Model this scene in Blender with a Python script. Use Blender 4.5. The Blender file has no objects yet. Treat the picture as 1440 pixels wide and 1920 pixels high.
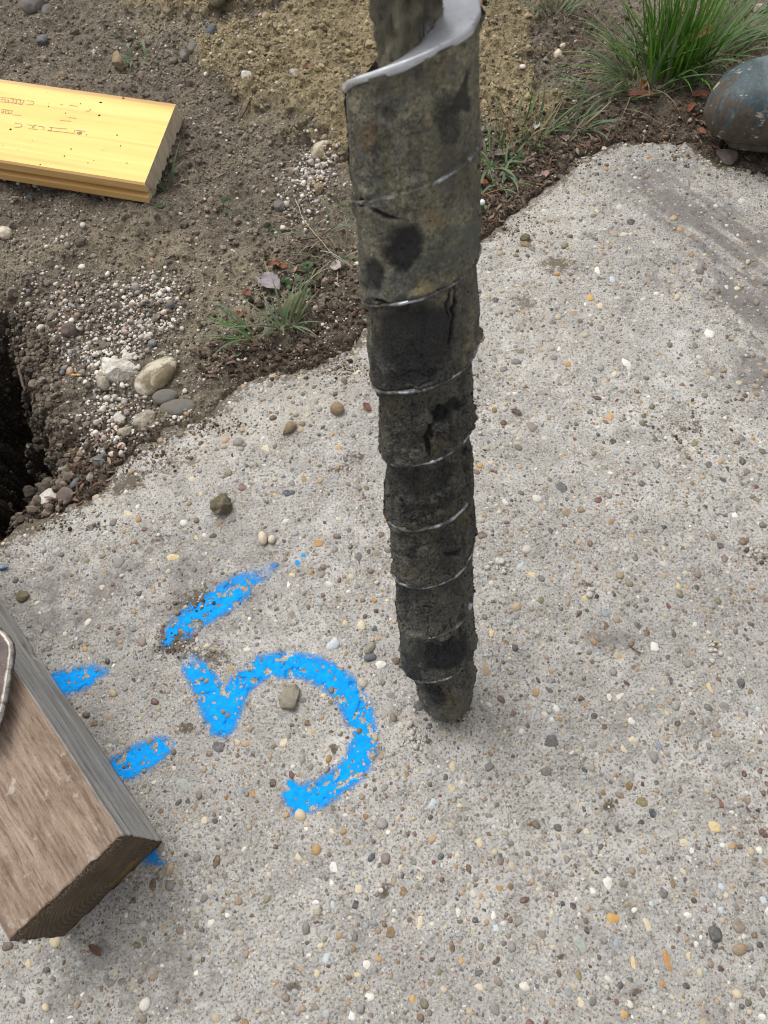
import bpy, bmesh, math, random
import numpy as np
from mathutils import Vector, Matrix, Euler

rng = np.random.default_rng(7)
random.seed(7)
C = bpy.context.scene.collection
scene = bpy.context.scene

# ------------------------------------------------------------------ camera
F, CX, CY, H = 1443.0, 720.0, 960.0, 0.75          # focal length in photo pixels, centre, height of the phone (m)
dn = np.array([(780 - CX) / F, (1690 - CY) / F, 1.0]); dn /= np.linalg.norm(dn)
_Y = np.array([0, 0, 1.0]) - dn * dn[2]; _Y /= np.linalg.norm(_Y)
_Z = -dn; _X = np.cross(_Y, _Z)
M = np.array([_X, _Y, _Z])
EYE = np.array([0, 0, H])

def ray(px, py):
    return M @ np.array([(px - CX) / F, (py - CY) / F, 1.0])

def P(px, py, z=0.0):
    v = ray(px, py); s = (z - H) / v[2]
    p = EYE + v * s
    return Vector((p[0], p[1], z))

def proj(p):
    c = M.T @ (np.array(p) - EYE)
    return CX + F * c[0] / c[2], CY + F * c[1] / c[2], c[2]

cam_d = bpy.data.cameras.new('camera'); cam = bpy.data.objects.new('camera', cam_d); C.objects.link(cam)
right, down, fwd = M @ np.array([1, 0, 0.]), M @ np.array([0, 1, 0.]), M @ np.array([0, 0, 1.])
R = Matrix((Vector(right), Vector(-down), Vector(-fwd))).transposed()
cam.matrix_world = Matrix.Translation(Vector(EYE)) @ R.to_4x4()
cam_d.sensor_fit = 'VERTICAL'; cam_d.sensor_height = 36; cam_d.lens = F / 1920 * 36
cam_d.clip_start = 0.01; cam_d.clip_end = 200
cam_d.dof.use_dof = True; cam_d.dof.focus_distance = 0.80; cam_d.dof.aperture_fstop = 14
scene.camera = cam

# ------------------------------------------------------------------ world, sun, exposure
SUN_EL, SUN_AZ = math.radians(58), math.radians(-35)      # azimuth from +Y towards +X
w = bpy.data.worlds.new('World'); scene.world = w; w.use_nodes = True
nt = w.node_tree; nt.nodes.clear()
sky = nt.nodes.new('ShaderNodeTexSky'); sky.sky_type = 'NISHITA'; sky.sun_disc = False
sky.sun_elevation = SUN_EL; sky.sun_rotation = SUN_AZ; sky.dust_density = 4; sky.air_density = 1.0
hs = nt.nodes.new('ShaderNodeHueSaturation'); hs.inputs['Saturation'].default_value = 0.08
bg = nt.nodes.new('ShaderNodeBackground'); bg.inputs['Strength'].default_value = 0.15
wo = nt.nodes.new('ShaderNodeOutputWorld')
nt.links.new(sky.outputs[0], hs.inputs['Color']); nt.links.new(hs.outputs[0], bg.inputs[0]); nt.links.new(bg.outputs[0], wo.inputs[0])
sd = bpy.data.lights.new('sun', 'SUN'); sd.energy = 1.0; sd.angle = math.radians(35); sd.color = (1, .985, .94)
sun = bpy.data.objects.new('sun', sd); C.objects.link(sun)
sdir = Vector((math.sin(SUN_AZ) * math.cos(SUN_EL), math.cos(SUN_AZ) * math.cos(SUN_EL), math.sin(SUN_EL)))
sun.rotation_euler = sdir.to_track_quat('Z', 'Y').to_euler(); sun.location = (0, 0, 5)
scene.view_settings.view_transform = 'Standard'; scene.view_settings.look = 'None'
scene.view_settings.exposure = 0.35; scene.cycles.filter_width = 1.05; scene.view_settings.gamma = 1; scene.view_settings.use_curve_mapping = False

# ------------------------------------------------------------------ helpers
TAB = rng.random((256, 256)); TAB3 = rng.random((64, 64, 64))

def vnoise(x, y):
    x = np.asarray(x, float); y = np.asarray(y, float)
    ix = np.floor(x).astype(int); iy = np.floor(y).astype(int); fx = x - ix; fy = y - iy
    fx = fx * fx * fx * (fx * (fx * 6 - 15) + 10); fy = fy * fy * fy * (fy * (fy * 6 - 15) + 10)
    a = TAB[ix & 255, iy & 255]; b = TAB[(ix + 1) & 255, iy & 255]
    c = TAB[ix & 255, (iy + 1) & 255]; d = TAB[(ix + 1) & 255, (iy + 1) & 255]
    return (a * (1 - fx) + b * fx) * (1 - fy) + (c * (1 - fx) + d * fx) * fy - 0.5

def fbm(x, y, s, octv=4, g=0.5, off=0.0):
    r = 0; a = 1.0; x = np.asarray(x, float) / s + off; y = np.asarray(y, float) / s + off * 1.7
    for i in range(octv):
        r = r + a * vnoise(x, y); a *= g
        x, y = x * 1.6 - y * 1.2 + 13.7, x * 1.2 + y * 1.6 + 5.1
    return r

def vnoise3(p):
    i = np.floor(p).astype(int); f = p - i; f = f * f * (3 - 2 * f); r = 0
    for dx in (0, 1):
        for dy in (0, 1):
            for dz in (0, 1):
                wgt = (f[..., 0] if dx else 1 - f[..., 0]) * (f[..., 1] if dy else 1 - f[..., 1]) * (f[..., 2] if dz else 1 - f[..., 2])
                r = r + wgt * TAB3[(i[..., 0] + dx) & 63, (i[..., 1] + dy) & 63, (i[..., 2] + dz) & 63]
    return r - 0.5

def sstep(a, b, x):
    t = np.clip((np.asarray(x, float) - a) / (b - a), 0, 1); return t * t * (3 - 2 * t)

def npmesh(name, verts, faces, cols=None, smooth=True, attrs=None):
    verts = np.asarray(verts, np.float32); faces = np.asarray(faces, np.int32)
    me = bpy.data.meshes.new(name); n = faces.shape[1]
    me.vertices.add(len(verts)); me.vertices.foreach_set('co', verts.ravel())
    me.loops.add(faces.size); me.loops.foreach_set('vertex_index', faces.ravel())
    me.polygons.add(len(faces)); me.polygons.foreach_set('loop_start', np.arange(0, faces.size, n, dtype=np.int32))
    me.polygons.foreach_set('loop_total', np.full(len(faces), n, np.int32))
    me.polygons.foreach_set('use_smooth', np.full(len(faces), smooth))
    if cols is not None:
        ca = me.color_attributes.new('Col', 'FLOAT_COLOR', 'POINT')
        c4 = np.ones((len(verts), 4), np.float32); c4[:, :3] = cols; ca.data.foreach_set('color', c4.ravel())
    for k, v in (attrs or {}).items():
        a = me.attributes.new(k, 'FLOAT', 'POINT'); a.data.foreach_set('value', np.asarray(v, np.float32))
    me.update(calc_edges=True); me.validate(verbose=False)
    return me

def link(name, me, mat=None, parent=None, loc=None):
    o = bpy.data.objects.new(name, me); C.objects.link(o)
    if mat is not None:
        for m in (mat if isinstance(mat, (list, tuple)) else [mat]):
            if len(me.materials) < (len(mat) if isinstance(mat, (list, tuple)) else 1): me.materials.append(m)
    if parent: o.parent = parent
    if loc is not None: o.location = loc
    return o

def tag(o, label=None, cat=None, group=None, kind=None):
    for k, v in (('label', label), ('category', cat), ('group', group), ('kind', kind)):
        if v: o[k] = v
    return o

def empty(name, loc=(0, 0, 0)):
    o = bpy.data.objects.new(name, None); C.objects.link(o); o.location = loc; o.empty_display_size = .02
    return o

def grid_faces(nx, ny):
    i = np.arange(nx * ny).reshape(ny, nx)
    return np.stack([i[:-1, :-1], i[:-1, 1:], i[1:, 1:], i[1:, :-1]], -1).reshape(-1, 4)

def ico(sub):
    bm = bmesh.new(); bmesh.ops.create_icosphere(bm, subdivisions=sub, radius=1.0)
    v = np.array([x.co[:] for x in bm.verts]); f = np.array([[x.index for x in q.verts] for q in bm.faces]); bm.free()
    return v, f
ICO1, ICO2, ICO3, ICO4 = ico(1), ico(2), ico(3), ico(4)

def rock_verts(base, seed, rough=.25, angular=0.0, flat=0):
    v = base.copy(); o = seed * 3.17
    n = vnoise3(v * 0.9 + o + 20) * 1.6 * rough + vnoise3(v * 2.1 + o + 31) * rough * .7 + vnoise3(v * 5.3 + o + 3) * rough * .35 + vnoise3(v * 11 + o) * rough * .15
    v = v * (1 + n)[:, None]
    if angular:
        r = np.random.default_rng(seed + 99)
        for k in range(int(16 * angular) + 3):
            d = r.normal(size=3); d /= np.linalg.norm(d); lim = r.uniform(.5, .85)
            t = v @ d; v = v - np.outer(np.maximum(t - lim, 0), d) * .9
        if rough > .4: v = v * (1 + .16 * vnoise3(v * 4.5 + o) + .12 * vnoise3(v * 11 + o) + .06 * vnoise3(v * 24 + o))[:, None]
    return v

def batch(base, n, pos, scl, rot, seed=0, rough=.25, ang=.5):
    """n noisy copies of base (verts, faces): pos (n,3), scl (n,3), rot (n,) about z"""
    bv, bf = base; nb = len(bv); vs = np.empty((n, nb, 3))
    variants = [rock_verts(bv, seed + k, rough, ang if k % 3 != 1 else 0) for k in range(12)]
    pick = rng.integers(0, 12, n)
    for k in range(12):
        vs[pick == k] = variants[k]
    vs = vs * scl[:, None, :]
    c, s = np.cos(rot)[:, None], np.sin(rot)[:, None]
    x = vs[..., 0] * c - vs[..., 1] * s; y = vs[..., 0] * s + vs[..., 1] * c
    vs = np.stack([x, y, vs[..., 2]], -1) + pos[:, None, :]
    fs = bf[None] + (np.arange(n) * nb)[:, None, None]
    return vs.reshape(-1, 3), fs.reshape(-1, 3)

# ------------------------------------------------------------------ node material builder
class NM:
    def __init__(s, name):
        s.m = bpy.data.materials.new(name); s.m.use_nodes = True; s.t = s.m.node_tree; s.t.nodes.clear()
        s.out = s.n('OutputMaterial'); s.b = s.n('BsdfPrincipled'); s.l(s.b.outputs[0], s.out.inputs[0])
        s.tc = s.n('TexCoord')
        s.o = s.tc.outputs['Object']
    def n(s, t, **k):
        x = s.t.nodes.new('ShaderNode' + t)
        for a, b in k.items(): setattr(x, a, b)
        return x
    def l(s, a, b): s.t.links.new(a, b)
    def put(s, v, inp):
        if isinstance(v, (int, float)): inp.default_value = v
        elif isinstance(v, (tuple, list)): inp.default_value = tuple(v) + ((1,) if len(v) == 3 and len(inp.default_value) == 4 else ())
        else: s.l(v, inp)
    def noise(s, scale, detail=4, rough=.55, vec=None, dist=0.0, col=False):
        x = s.n('TexNoise'); x.inputs['Scale'].default_value = scale; x.inputs['Detail'].default_value = detail
        x.inputs['Roughness'].default_value = rough; x.inputs['Distortion'].default_value = dist
        s.l(vec or s.o, x.inputs['Vector']); return x.outputs['Color' if col else 'Fac']
    def vor(s, scale, vec=None, feature='F1', rand=1.0):
        x = s.n('TexVoronoi', feature=feature); x.inputs['Scale'].default_value = scale; x.inputs['Randomness'].default_value = rand
        s.l(vec or s.o, x.inputs['Vector']); return x
    def map(s, scale=(1, 1, 1), rot=(0, 0, 0), vec=None):
        x = s.n('Mapping'); x.inputs['Scale'].default_value = scale; x.inputs['Rotation'].default_value = rot
        s.l(vec or s.o, x.inputs['Vector']); return x.outputs[0]
    def ramp(s, fac, stops, interp='LINEAR'):
        x = s.n('ValToRGB'); cr = x.color_ramp; cr.interpolation = interp
        while len(cr.elements) < len(stops): cr.elements.new(.5)
        for e, (p, c) in zip(cr.elements, stops):
            e.position = p; e.color = ((c, c, c, 1) if isinstance(c, (int, float)) else tuple(c) + (1,))
        s.l(fac, x.inputs[0]); return x.outputs[0]
    def mix(s, fac, a, b, mode='MIX'):
        x = s.n('Mix', data_type='RGBA', blend_type=mode)
        s.put(fac, x.inputs[0]); s.put(a, x.inputs[6]); s.put(b, x.inputs[7]); return x.outputs[2]
    def math(s, op, a, b=0.0, c=None):
        x = s.n('Math', operation=op); s.put(a, x.inputs[0]); s.put(b, x.inputs[1])
        if c is not None: s.put(c, x.inputs[2])
        return x.outputs[0]
    def attr(s, name, fac=False):
        x = s.n('Attribute', attribute_name=name); return x.outputs['Fac' if fac else 'Color']
    def bump(s, h, dist, strength=1.0, prev=None):
        x = s.n('Bump'); x.inputs['Distance'].default_value = dist; x.inputs['Strength'].default_value = strength
        s.l(h, x.inputs['Height'])
        if prev is not None: s.l(prev, x.inputs['Normal'])
        return x.outputs[0]
    def fin(s, col=None, rough=None, normal=None, spec=.3, metal=None):
        if col is not None: s.put(col, s.b.inputs['Base Color'])
        if rough is not None: s.put(rough, s.b.inputs['Roughness'])
        if normal is not None: s.l(normal, s.b.inputs['Normal'])
        if metal is not None: s.put(metal, s.b.inputs['Metallic'])
        s.b.inputs['Specular IOR Level'].default_value = spec
        return s.m

PAL = [((.66, .62, .55), .12), ((.55, .46, .31), .13), ((.36, .26, .16), .13), ((.40, .235, .085), .07), ((.15, .095, .06), .14),
       ((.22, .205, .19), .15), ((.07, .07, .072), .09), ((.33, .36, .37), .06), ((.13, .05, .04), .035), ((.17, .145, .085), .075)]
PALC = np.array([p[0] for p in PAL]); PALW = np.array([p[1] for p in PAL]); PALW /= PALW.sum()

# concrete: cement paste full of sand and fine gravel
def mat_concrete():
    s = NM('concrete')
    big = s.noise(3.2, 4, .6); mid = s.noise(26, 5, .65); fine = s.noise(420, 3, .7)
    base = s.ramp(mid, [(.32, (.30, .286, .265)), (.5, (.415, .398, .370)), (.66, (.56, .54, .51))])
    base = s.mix(s.ramp(big, [(.40, 0.0), (.62, .55)]), base, (.285, .27, .255))
    base = s.mix(s.ramp(fine, [(.34, .85), (.48, .0)]), base, (.10, .09, .08))
    base = s.mix(s.ramp(fine, [(.56, .0), (.74, .7)]), base, (.62, .60, .56))
    # grains at three sizes, each grain one colour
    warp = s.n('VectorMath', operation='ADD'); wn = s.noise(160, 2, .5, col=True)
    sc = s.n('VectorMath', operation='SCALE'); s.l(wn, sc.inputs[0]); sc.inputs['Scale'].default_value = .0022
    s.l(s.o, warp.inputs[0]); s.l(sc.outputs[0], warp.inputs[1]); wv = warp.outputs[0]
    hts = []
    stops = []; acc = 0
    for c, wt in PAL:
        stops.append((acc, c)); acc += wt / PALW.sum() * .999 / sum(x[1] for x in PAL) * sum(x[1] for x in PAL)
    tot = sum(x[1] for x in PAL); acc = 0; stops = []
    for c, wt in PAL:
        stops.append((min(acc / tot, .999), c)); acc += wt
    for scale, keep, rad, amt in ((900, .35, .44, .7), (430, .38, .44, .8), (250, .5, .40, .85)):
        v = s.vor(scale, wv)
        sep = s.n('SeparateColor'); s.l(v.outputs['Color'], sep.inputs[0])
        inside = s.math('LESS_THAN', v.outputs['Distance'], s.math('MULTIPLY', sep.outputs[1], rad))
        on = s.math('MULTIPLY', inside, s.math('GREATER_THAN', sep.outputs[2], keep))
        gc = s.ramp(sep.outputs[0], stops, 'CONSTANT')
        base = s.mix(s.math('MULTIPLY', on, amt), base, gc)
        hts.append(on)
    # dark pinholes
    v = s.vor(310, wv); sep = s.n('SeparateColor'); s.l(v.outputs['Color'], sep.inputs[0])
    pin = s.math('MULTIPLY', s.math('LESS_THAN', v.outputs['Distance'], .17), s.math('GREATER_THAN', sep.outputs[0], .70))
    base = s.mix(s.math('MULTIPLY', pin, .75), base, (.06, .052, .045))
    # dirt (attribute painted where it lies), broken by noise
    d = s.attr('dirt', True); dn_ = s.noise(120, 5, .8)
    dm = s.ramp(s.math('ADD', d, s.math('MULTIPLY', s.math('SUBTRACT', dn_, .5), 2.6)), [(.40, 0), (.62, .85)])
    base = s.mix(dm, base, (.088, .066, .042))
    g = s.attr('grime', True); gm = s.ramp(s.math('ADD', g, s.math('MULTIPLY', s.math('SUBTRACT', s.noise(75, 6, .78), .5), 1.6)), [(.25, 0), (.85, .85)])
    base = s.mix(gm, base, (.165, .15, .142))
    base = s.mix(s.attr('dust', True), base, s.mix(s.noise(70, 4, .7), (.36, .32, .25), (.62, .57, .49)))
    b = s.bump(s.noise(170, 6, .72), .0016, .75)
    b = s.bump(hts[2], .0006, .5, b); b = s.bump(hts[1], .0004, .5, b); b = s.bump(pin, -.0015, .7, b)
    b = s.bump(s.noise(900, 3, .7), .0004, .7, b)
    return s.fin(base, .9, b, .18)

def mat_pebble(objcol):
    s = NM('pebble_object' if objcol else 'pebble_vertex')
    if objcol:
        oi = s.n('ObjectInfo'); col = oi.outputs['Color']
    else:
        col = s.attr('Col')
    geo = s.n('NewGeometry'); pos = geo.outputs['Position']
    n1 = s.noise(260, 4, .65, pos); n2 = s.noise(900, 3, .7, pos)
    c = s.mix(s.ramp(n1, [(.40, 0), (.75, .45)]), col, s.mix(.5, col, (.55, .49, .40)))
    c = s.mix(s.ramp(n1, [(.28, .5), (.44, 0)]), c, s.mix(.6, col, (.12, .085, .055)))
    c = s.mix(s.ramp(n2, [(.3, .35), (.45, 0)]), c, (.11, .10, .09))
    # cement film that stays in the hollows
    c = s.mix(s.ramp(s.noise(480, 4, .75, pos), [(.55, 0), (.68, .55)]), c, (.38, .36, .33))
    b = s.bump(s.noise(700, 3, .7, pos), .0004, .6)
    return s.fin(c, s.ramp(n1, [(.3, .75), (.7, .5)]), b, .3)

def mat_soil():
    s = NM('soil')
    base = s.attr('Col')
    n1 = s.noise(38, 5, .7); n2 = s.noise(300, 4, .75); n3 = s.noise(9, 3, .6)
    c = s.mix(s.ramp(n1, [(.3, .6), (.5, 0)]), base, s.mix(.62, base, (.02, .014, .01)))
    c = s.mix(s.ramp(n1, [(.52, 0), (.75, .55)]), c, s.mix(.5, base, (.44, .37, .26)))
    c = s.mix(s.ramp(n2, [(.34, .9), (.47, 0)]), c, (.022, .017, .013))
    c = s.mix(s.ramp(n2, [(.56, 0), (.68, .75)]), c, (.46, .41, .33))
    c = s.mix(s.ramp(s.noise(120, 5, .75), [(.36, .75), (.47, 0)]), c, (.05, .04, .032))
    c = s.mix(s.ramp(n3, [(.42, 0), (.7, .35)]), c, (.075, .06, .05))
    v = s.vor(330); sep = s.n('SeparateColor'); s.l(v.outputs['Color'], sep.inputs[0])
    on = s.math('MULTIPLY', s.math('LESS_THAN', v.outputs['Distance'], .33), s.math('GREATER_THAN', sep.outputs[2], .80))
    c = s.mix(s.math('MULTIPLY', on, .7), c, s.ramp(sep.outputs[0], [(0, (.55, .5, .43)), (.3, (.3, .27, .23)), (.55, (.12, .1, .09)), (.8, (.33, .22, .12))], 'CONSTANT'))
    b = s.bump(s.noise(130, 7, .78), .006, .9); b = s.bump(s.noise(650, 4, .75), .0012, .8, b); b = s.bump(on, .0012, .6, b)
    return s.fin(c, .93, b, .15)

def mat_crumb():
    s = NM('soil_crumb'); geo = s.n('NewGeometry'); pos = geo.outputs['Position']
    col = s.attr('Col'); n = s.noise(350, 5, .75, pos)
    c = s.mix(s.ramp(n, [(.3, .7), (.5, 0)]), col, s.mix(.7, col, (.015, .012, .01)))
    c = s.mix(s.ramp(n, [(.55, 0), (.75, .4)]), c, (.33, .27, .18))
    b = s.bump(s.noise(500, 5, .75, pos), .0016, .9)
    return s.fin(c, .9, b, .2)

def mat_rock(name, c1, c2, dirt=(.16, .12, .07), dirtamt=.5, scale=60, rough=.75, bd=.002, seed=0):
    s = NM(name); mp = s.n('Mapping'); mp.inputs['Location'].default_value = (seed * .37, seed * .21, seed * .11); s.l(s.o, mp.inputs[0]); vec = mp.outputs[0]
    c = s.mix(s.ramp(s.noise(scale, 5, .65, vec), [(.35, 0), (.65, 1)]), c1, c2)
    c = s.mix(s.ramp(s.noise(scale * .55, 5, .7, vec, .6), [(.5 - dirtamt * .08, 0), (.62 - dirtamt * .08, dirtamt)]), c, dirt)
    c = s.mix(s.ramp(s.noise(scale * 12, 3, .7, vec), [(.3, .5), (.45, 0)]), c, (.05, .045, .04))
    b = s.bump(s.noise(scale * 2.2, 6, .72, vec), bd, .8)
    return s.fin(c, rough, b, .3)

MCON, MPO, MPV, MSOIL, MCRUMB = mat_concrete(), mat_pebble(True), mat_pebble(False), mat_soil(), mat_crumb()

# ------------------------------------------------------------------ the slab outline
EDGE = [(0, 1015), (22, 992), (60, 966), (110, 955), (150, 938), (182, 918), (205, 880), (232, 850), (262, 826), (300, 806), (345, 785), (385, 768),
        (420, 745), (448, 718), (480, 706), (520, 694), (560, 690), (600, 676), (640, 655), (676, 622), (720, 560), (780, 510), (840, 480),
        (900, 448), (925, 425), (958, 398), (985, 372), (1020, 352), (1055, 322), (1075, 296), (1105, 282), (1150, 262), (1200, 256), (1250, 258), (1290, 262),
        (1322, 280), (1345, 300), (1400, 312), (1440, 322)]
epts = [P(x, y)[:2] for x, y in EDGE]
e0, e1 = np.array(epts[0]), np.array(epts[-1])
POLY = np.array([(-2.6, e0[1] - .75), (-1.0, e0[1] - .42), (-.55, e0[1] - .09)] + epts + [(.95, e1[1] - .03), (3.0, e1[1] - .2), (3.0, -2.6), (-2.6, -2.6)])

def poly_sd(x, y, poly=POLY):
    x = np.asarray(x, float); y = np.asarray(y, float); sh = x.shape; x = x.ravel(); y = y.ravel()
    best = np.full(x.shape, 1e9); ins = np.zeros(x.shape, bool); n = len(poly)
    for i in range(n):
        ax, ay = poly[i]; bx, by = poly[(i + 1) % n]; dx, dy = bx - ax, by - ay; L = dx * dx + dy * dy
        t = np.clip(((x - ax) * dx + (y - ay) * dy) / L, 0, 1)
        best = np.minimum(best, (x - ax - t * dx) ** 2 + (y - ay - t * dy) ** 2)
        if ay != by:
            cond = ((ay > y) != (by > y)) & (x < (bx - ax) * (y - ay) / (by - ay) + ax); ins ^= cond
    d = np.sqrt(best); return np.where(ins, -d, d).reshape(sh)      # negative inside

def slab_sd(x, y):
    return poly_sd(x, y) + .010 * fbm(x, y, .035, 4, .6) + .004 * fbm(x, y, .008, 2)

PIT = np.array([P(x, y)[:2] for x, y in [(-150, 560), (-120, 600), (-10, 592), (0, 612), (18, 660), (34, 720), (50, 775), (68, 820), (74, 866), (66, 905), (44, 935), (22, 958), (0, 985), (-40, 1030), (-150, 1040), (-170, 800)]])

def slab_h(x, y, sd=None):
    if sd is None: sd = slab_sd(x, y)
    z = .0022 * fbm(x, y, .14, 3) + .0012 * fbm(x, y, .02, 3, .6) + .0006 * fbm(x, y, .005, 2, off=9)
    pits = fbm(x, y, .012, 3, .6, off=31); z = z - .0018 * sstep(.28, .5, pits)
    e = sstep(-.016, .004, sd); z = z - e * .006 + e * .006 * fbm(x, y, .012, 3)
    z = z - .11 * sstep(-.002, .022, sd)
    return z

def soil_parts(x, y):
    """height of the soil"""
    sd = slab_sd(x, y)
    z = -.002 + .016 * fbm(x, y, .22, 3) + .012 * fbm(x, y, .055, 4, .6, off=3) + .0045 * fbm(x, y, .014, 4, .65, off=7)
    m = clay_mask(x, y)
    z = z + m * (.012 + .016 * fbm(x, y, .07, 3, .55, off=17) + .0055 * fbm(x, y, .016, 4, .65, off=23))
    near = sstep(.05, .0, sd)
    z = z * (1 - near) + near * (-.0005 + .0050 * fbm(x, y, .012, 4, .7, off=41))
    z = np.where(sd < 0, z - .012 * sstep(.002, -.010, sd) - .06 * sstep(-.008, -.026, sd), z)
    pd = poly_sd(x, y, PIT) + .030 * fbm(x, y, .04, 5, .65, off=5)
    z = z - .05 * sstep(.018, -.016, pd) - .24 * sstep(-.004, -.065, pd) - .012 * sstep(.07, .0, pd)
    z = z + .06 * sstep(0, -.04, pd) * fbm(x, y, .035, 5, .65, off=77)
    return z, sd, m, pd

def blob(x, y, px, py, rx, ry=None, ang=0, z=0):
    """soft mask round a spot, size in photo pixels at that spot"""
    c = P(px, py, z); sx = (P(px + 10, py) - P(px - 10, py)).length / 20; sy = (P(px, py + 10) - P(px, py - 10)).length / 20
    ry = ry or rx; X = (x - c[0]) / sx; Y = -(y - c[1]) / sy
    ca, sa = math.cos(math.radians(ang)), math.sin(math.radians(ang))
    u = (X * ca + Y * sa) / rx; v = (-X * sa + Y * ca) / ry
    return np.exp(-(u * u + v * v) * 1.2)

def clay_mask(x, y):
    m = 0
    for a in [(440, 90, 90, 70), (520, 110, 110, 120), (600, 160, 90, 110), (640, 40, 150, 90), (800, 120, 150, 130), (950, 180, 70, 130), (930, 60, 90, 90), (400, -20, 170, 50), (700, 250, 110, 70), (1010, 210, 50, 40)]:
        m = np.maximum(m, blob(x, y, *a))
    m = m + .35 * fbm(x, y, .03, 4, .65, off=51)
    return sstep(.25, .62, m)

def warp(lo, hi, step, far, growth=1.22):
    c = list(np.arange(lo, hi + step / 2, step)); s = step
    a = [c[0]];
    while a[-1] > far[0]: s *= growth; a.append(a[-1] - s)
    s = step; b = [c[-1]]
    while b[-1] < far[1]: s *= growth; b.append(b[-1] + s)
    return np.array(a[1:][::-1] + c + b[1:])

# ------------------------------------------------------------------ soil
gx = warp(-.74, .78, .0026, (-25, 25)); gy = warp(.27, 1.50, .0027, (-25, 25))
X, Y = np.meshgrid(gx, gy); Z, SD, CM, PD = soil_parts(X, Y)
dark = np.array([.245, .206, .156]); clay = np.array([.40, .322, .185]); olive = np.array([.335, .285, .200]); humus = np.array([.090, .067, .050])
col = np.ones(X.shape + (3,)) * dark
ol = sstep(.05, .45, .55 * fbm(X, Y, .16, 3, off=11) + np.maximum.reduce([blob(X, Y, 390, 560, 130, 100), blob(X, Y, 250, 470, 150, 60), blob(X, Y, 60, 480, 90, 60), blob(X, Y, 320, 780, 90, 50) * 1.2, blob(X, Y, 440, 690, 60, 30), blob(X, Y, 380, 30, 120, 60)]) * .6)[..., None]
col = col * (1 - ol) + olive * ol
cmx = CM[..., None]; col = col * (1 - cmx) + clay * cmx
hm = sstep(.10, .0, SD) * (1 - .8 * CM); hm = np.maximum(hm, np.maximum(blob(X, Y, 1270, 230, 160, 50), blob(X, Y, 1100, 60, 80, 80)) * .9)
hm = hm * (1 - np.clip(blob(X, Y, 330, 780, 120, 60), 0, .8)); hm = hm[..., None] * .85
col = col * (1 - hm) + humus * hm
dk = sstep(.035, -.02, PD)[..., None] * .95; col = col * (1 - dk) + np.array([.050, .040, .031]) * dk  # pit darkness painted into the soil colour
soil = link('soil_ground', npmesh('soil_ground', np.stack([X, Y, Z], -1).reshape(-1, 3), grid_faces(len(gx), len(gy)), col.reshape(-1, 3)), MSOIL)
tag(soil, 'bare brown soil with a mound of yellow clay and a dark pit at the left', 'ground', kind='structure')

# ------------------------------------------------------------------ slab
gx = warp(-.42, .56, .0019, (-2.6, 3.0)); gy = warp(-.13, 1.04, .0020, (-2.6, 1.2))
X, Y = np.meshgrid(gx, gy); SD = slab_sd(X, Y); Z = slab_h(X, Y, SD)
dirt = np.zeros(X.shape)
for a in [(370, 1125, 55, 28, -20, .8), (390, 1150, 60, 30, -40, .5), (330, 1205, 45, 32, 0, 1.0), (395, 1230, 60, 25, 20, .7), (348, 1365, 22, 16, 0, .9), (300, 1010, 45, 22, 0, .55), (240, 905, 60, 26, -20, .8), (330, 865, 60, 25, -30, .55),
          (360, 865, 16, 12, 0, .9), (668, 855, 26, 16, 0, .6), (640, 880, 40, 20, 0, .5), (982, 568, 34, 22, 0, .75), (1043, 495, 44, 20, 0, .85), (1350, 560, 90, 30, 30, .5), (1390, 620, 60, 30, 40, .45), (1290, 800, 90, 70, 0, .42), (1230, 860, 60, 60, 0, .3),
          (80, 990, 60, 25, -25, .6), (630, 690, 40, 14, -20, .6), (720, 1670, 18, 26, 0, .8), (550, 1850, 26, 26, 0, .6), (1145, 1510, 26, 22, 0, .6), (1410, 1530, 30, 36, 0, .45), (760, 1480, 26, 26, 0, .45), (1100, 1100, 20, 20, 0, .6),
          (1160, 1555, 8, 8, 0, 1.2), (1053, 1795, 9, 8, 0, 1.1), (627, 1405, 8, 10, 0, 1.2), (150, 1215, 40, 14, 0, .5), (400, 1330, 40, 18, 0, .35), (500, 1440, 40, 30, 0, .35), (860, 1345, 34, 20, 0, .6), (800, 1320, 30, 20, 0, .5)]:  # the last two spots simply darken the slab round the auger's foot
    dirt = np.maximum(dirt, blob(X, Y, *a[:5]) * a[5])
dirt = np.maximum(dirt, sstep(-.040, .0, SD) ** 1.5 * .85)
grime = np.maximum.reduce([blob(X, Y, 1330, 420, 190, 90, 35) * .9, blob(X, Y, 1420, 560, 130, 80, 30) * .9, blob(X, Y, 1420, 700, 60, 60) * .9, blob(X, Y, 1230, 330, 130, 60) * .7, blob(X, Y, 1220, 530, 60, 25, 20) * .6, blob(X, Y, 1140, 440, 60, 25) * .5,
                           blob(X, Y, 1130, 1200, 80, 40) * .6, blob(X, Y, 350, 1100, 260, 160) * .5, blob(X, Y, 150, 1120, 200, 100) * .6, blob(X, Y, 200, 1850, 330, 120) * .55, blob(X, Y, 560, 1550, 200, 120) * .3, blob(X, Y, 700, 1720, 200, 130) * .25, blob(X, Y, 1180, 1780, 200, 160) * .3, blob(X, Y, 1330, 1020, 130, 100) * .3, blob(X, Y, 740, 1320, 60, 30) * .4, blob(X, Y, 660, 1500, 40, 20) * .4, blob(X, Y, 300, 1750, 140, 70) * .25])
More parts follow.
